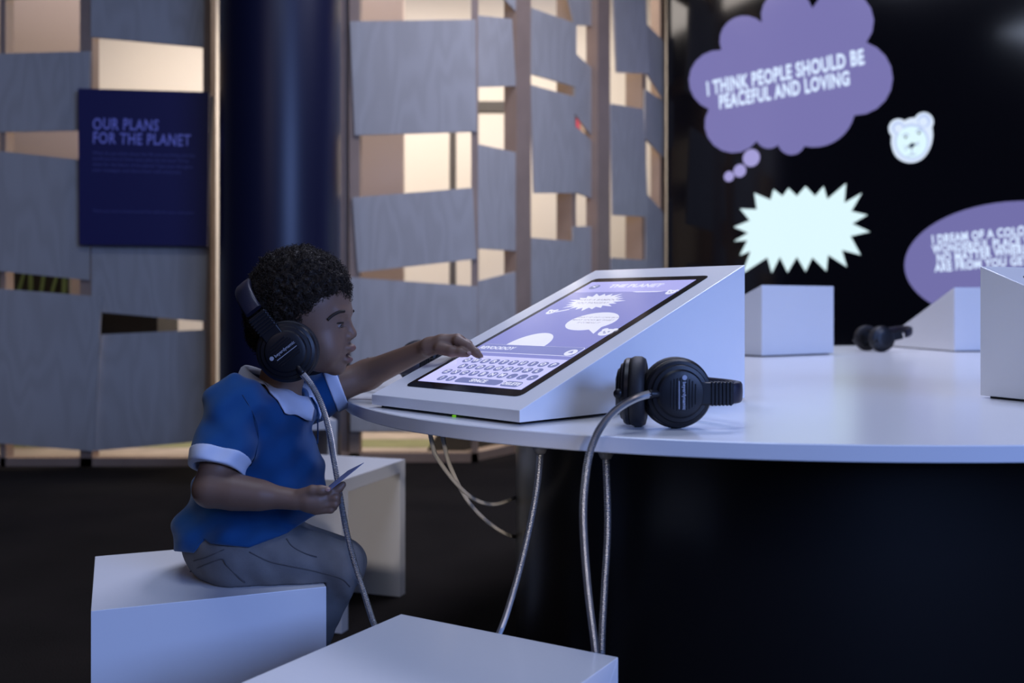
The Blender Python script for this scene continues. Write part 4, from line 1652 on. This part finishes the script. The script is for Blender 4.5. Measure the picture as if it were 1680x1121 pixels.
def headset(label, base, cups, band, wd, lettering=True):
    """cups: list of (centre, outward normal, arm direction); band: points; wd: width direction(s)"""
    base = Vector(base)
    root = tag(empty('headphones', base), label, 'headphones', HS_GROUP)
    inv = Matrix.Translation(base)
    for c, z, x in cups:
        z, x = Vector(z).normalized(), Vector(x).normalized()
        y = z.cross(x).normalized()
        x = y.cross(z)
        c = Vector(c)
        M = Matrix(((x.x, y.x, z.x, c.x), (x.y, y.y, z.y, c.y), (x.z, y.z, z.z, c.z), (0, 0, 0, 1)))
        sh_me = smooth_by_angle(lathe(SHELL, 56), 28)
        sh_me.transform(M)
        sh = link('ear_cup', sh_me, 'black_plastic', root, inv)
        pd = lathe(PAD, 56)
        pd.transform(M)
        link('ear_pad', pd, 'black_pad', root, inv)
        for k in range(9):
            u = -0.004 + 0.0042 * k - 0.010
            hlen = 0.9 * math.sqrt(max(0.025 ** 2 - u * u, 1e-6))
            me = box_mesh(u - 0.0009, u + 0.0009, -hlen, hlen, 0.0185, 0.0200, 0.0003)
            me.transform(M)
            link('grille_rib', me, 'black_plastic', sh)
        # sliding arm with ribs, curving away from the cup
        sw = 0.031
        me = box_mesh(0.018, 0.074, -sw / 2, sw / 2, 0.0085, 0.0165, 0.002)
        me.transform(M)
        ar = link('slider_arm', me, 'black_plastic', root, inv)
        for k in range(6):
            me = box_mesh(0.042 + 0.0052 * k, 0.0448 + 0.0052 * k, -sw / 2 - 0.0009, sw / 2 + 0.0009, 0.0076, 0.0182, 0.0006)
            me.transform(M)
            link('arm_rib', me, 'black_plastic', ar)
        if lettering:
            fr = (M.translation.copy(), -y, x, z)
            link('lettering', text_mesh('beyerdynamic', 0.0068, fr, (0.002, 0.0035), 0.02, lift=0.0206), 'silver_print', sh)
            e = link('emblem', poly_mesh(ellipse_pts(-0.0225, 0.0040, 0.0034, 0.0034, 20), fr, 0.0202, 0.0004), 'silver_print', sh)
            link('print_line', poly_mesh([(-0.018, -0.0042), (0.020, -0.0042), (0.020, -0.0030), (-0.018, -0.0030)], fr, 0.0202, 0.0004), 'silver_print', sh)
        bo = lathe([(0, 0), (0.0055, 0), (0.0055, 0.010), (0.0066, 0.014), (0.0066, 0.018), (0, 0.018)], 16)
        bo.transform(M @ Matrix.Translation((-0.026, 0, 0.013)) @ Matrix.Rotation(math.radians(-90), 4, 'Y'))
        link('cable_boot', bo, 'black_plastic', sh)
    wds = wd if isinstance(wd, list) else [wd] * len(band)
    link('headband', band_mesh(band, wds, 0.029, 0.012), 'black_leather', root, inv)
    return root


# on the child
ADIR = Vector((-0.62, 0, 0.785)).normalized()
CN, CFAR = W(471, 577, 1.566), None
EARX = CN.x
ear = lambda y: Vector((EARX, y, CN.z))
YN, YF = 1.566, 1.756
bp = []
ym, hw = (YN + YF) / 2, (YF - YN) / 2 + 0.012
for a in np.linspace(math.radians(12), math.radians(168), 40):
    bp.append(ear(ym - hw * math.cos(a) * (1.0 if abs(math.cos(a)) < 0.9 else 1.0)) + ADIR * (0.058 + 0.080 * math.sin(a) ** 0.8))
headset('black headphones worn by the child', ear(YN), [(ear(YN), (0.06, -1, 0.03), ADIR), (ear(YF), (0, 1, 0.03), ADIR)], bp, Vector((0.785, 0, 0.62)))

# lying on the table before the kiosk
t1 = W(1112, 647.5, 1.365)
t1.z = ZT + 0.0492
t2 = W(1035, 647, 1.395)
t2.z = ZT + 0.0492
arm1, arm2 = Vector((1, 0.10, 0.0)), Vector((0.22, 1, 0))
n1, n2 = Vector((0.10, -1, 0.0)), Vector((-1, 0.22, 0))
s1 = t1 + arm1.normalized() * 0.066 + n1.normalized() * 0.0125
s2 = t2 + arm2.normalized() * 0.066 + n2.normalized() * 0.0125
tb_pts = catmull([s1, s1 + Vector((0.016, 0.012, 0)), s1 + Vector((0.022, 0.050, 0)), s1 + Vector((0.0, 0.105, 0)), (s1 + s2) / 2 + Vector((0.02, 0.12, 0)), s2 + Vector((0.02, 0.045, 0)), s2 + Vector((0.004, 0.012, 0)), s2], 8)
headset('black headphones lying on the table before the tapped kiosk', (t1.x, t1.y, ZT), [(t1, n1, arm1), (t2, n2, arm2)], tb_pts, Vector((0, 0, 1)))


def lying_headset(label, x, y, rot, tilt=0.0):
    """headset on its side: cups standing on their rims, band level"""
    R = Matrix.Rotation(rot, 3, 'Z')
    o = Vector((x, y, ZT + 0.0492))
    c1, c2 = o + R @ Vector((0, -0.062, 0)), o + R @ Vector((0, 0.062, 0))
    nA, nB = R @ Vector((0, -1, 0)), R @ Vector((0, 1, 0))
    ax = R @ Vector((1, 0, tilt)).normalized()
    pts = [o + R @ Vector((0.060 + 0.075 * math.sin(a) ** 0.8, -0.085 * math.cos(a), tilt * (0.06 + 0.075 * math.sin(a)))) for a in np.linspace(0.2, math.pi - 0.2, 30)]
    return headset(label, (x, y, ZT), [(c1, nA, ax), (c2, nB, ax)], pts, Vector((0, 0, 1)), lettering=False)


p = on_z(1450, 577, ZT)
lying_headset('black headphones at the far rim of the table beside a kiosk', p.x - 0.03, p.y + 0.02, math.radians(10), 0.25)
p = W(722, 600, 2.02)
lying_headset('black headphones half hidden behind the child\'s reaching hand', p.x - 0.02, p.y + 0.06, math.radians(215))

# ------------------------------------------------------------------ cables
CG = 'armoured headphone cables'


def cable(label, pts, r, m, ribbed=True, group=CG, name='headphone_cable'):
    sm = catmull(pts, 14)
    me = tube_mesh(sm, r, 9, 0.0013 if ribbed else 0.006, 0.30 if ribbed else 0.0)
    if ribbed:
        me.polygons.foreach_set('use_smooth', [False] * len(me.polygons))
    b = Vector(pts[-1])
    o = link(name, me, m)
    tag(o, label, 'cable', group)
    return o


ex = ear(YN) - ADIR * 0.044 + Vector((0, -0.013, 0))
cable('grey armoured cable hanging from the headphones the child wears',
      [ex, W(512, 634, 1.545), W(527, 664, 1.545), W(540, 708, 1.55), W(548, 755, 1.56), W(556, 802, 1.562), W(566, 860, 1.56), W(579, 915, 1.558), W(597, 972, 1.56), W(617, 1032, 1.57),
       W(655, 1110, 1.58), W(720, 1150, 1.56), W(780, 1110, 1.52), W(818, 1042, 1.48), W(845, 962, 1.45), W(868, 870, 1.43), W(881, 800, 1.42), on_z(888, 741, ZT - TH - 0.008) + Vector((0, 0.05, -0.008))],
      0.0053, 'steel_conduit')
n1u = n1.normalized()
ex = t1 - arm1.normalized() * 0.044 + n1u * 0.014
cable('grey armoured cable looping over the table rim from the lying headphones',
      [ex, W(1040, 655, 1.318), W(1012, 672, 1.300), W(990, 695, 1.285), W(975, 722, 1.272), W(964, 760, 1.268), W(957, 830, 1.275), W(959, 900, 1.29), W(966, 980, 1.305), W(975, 1052, 1.315), W(981, 1115, 1.325),
       W(986, 1120, 1.345), W(988, 1040, 1.355), W(992, 960, 1.355), W(997, 860, 1.355), on_z(1000, 750, ZT - TH - 0.008) + Vector((0, 0.05, -0.008))],
      0.0055, 'steel_conduit')
for lab, pp in (('thin white cable hooked under the table, upper of two', [(705, 708, 1.80), (709, 728, 1.80), (717, 751, 1.81), (749, 794, 1.87), (780, 820, 1.95), (812, 827.5, 2.02), (845, 816, 2.12), (862, 800, 2.2)]),
                ('thin white cable hooked under the table, lower of two', [(725, 709, 1.84), (730, 735, 1.84), (739, 766.5, 1.86), (764.6, 818, 1.92), (796, 853, 2.0), (827.5, 875, 2.06), (846, 880.6, 2.12), (866, 878, 2.2)])):
    cable(lab, [W(*q) for q in pp], 0.0042, 'white_cable', False, 'white cables under the table', 'white_cable')
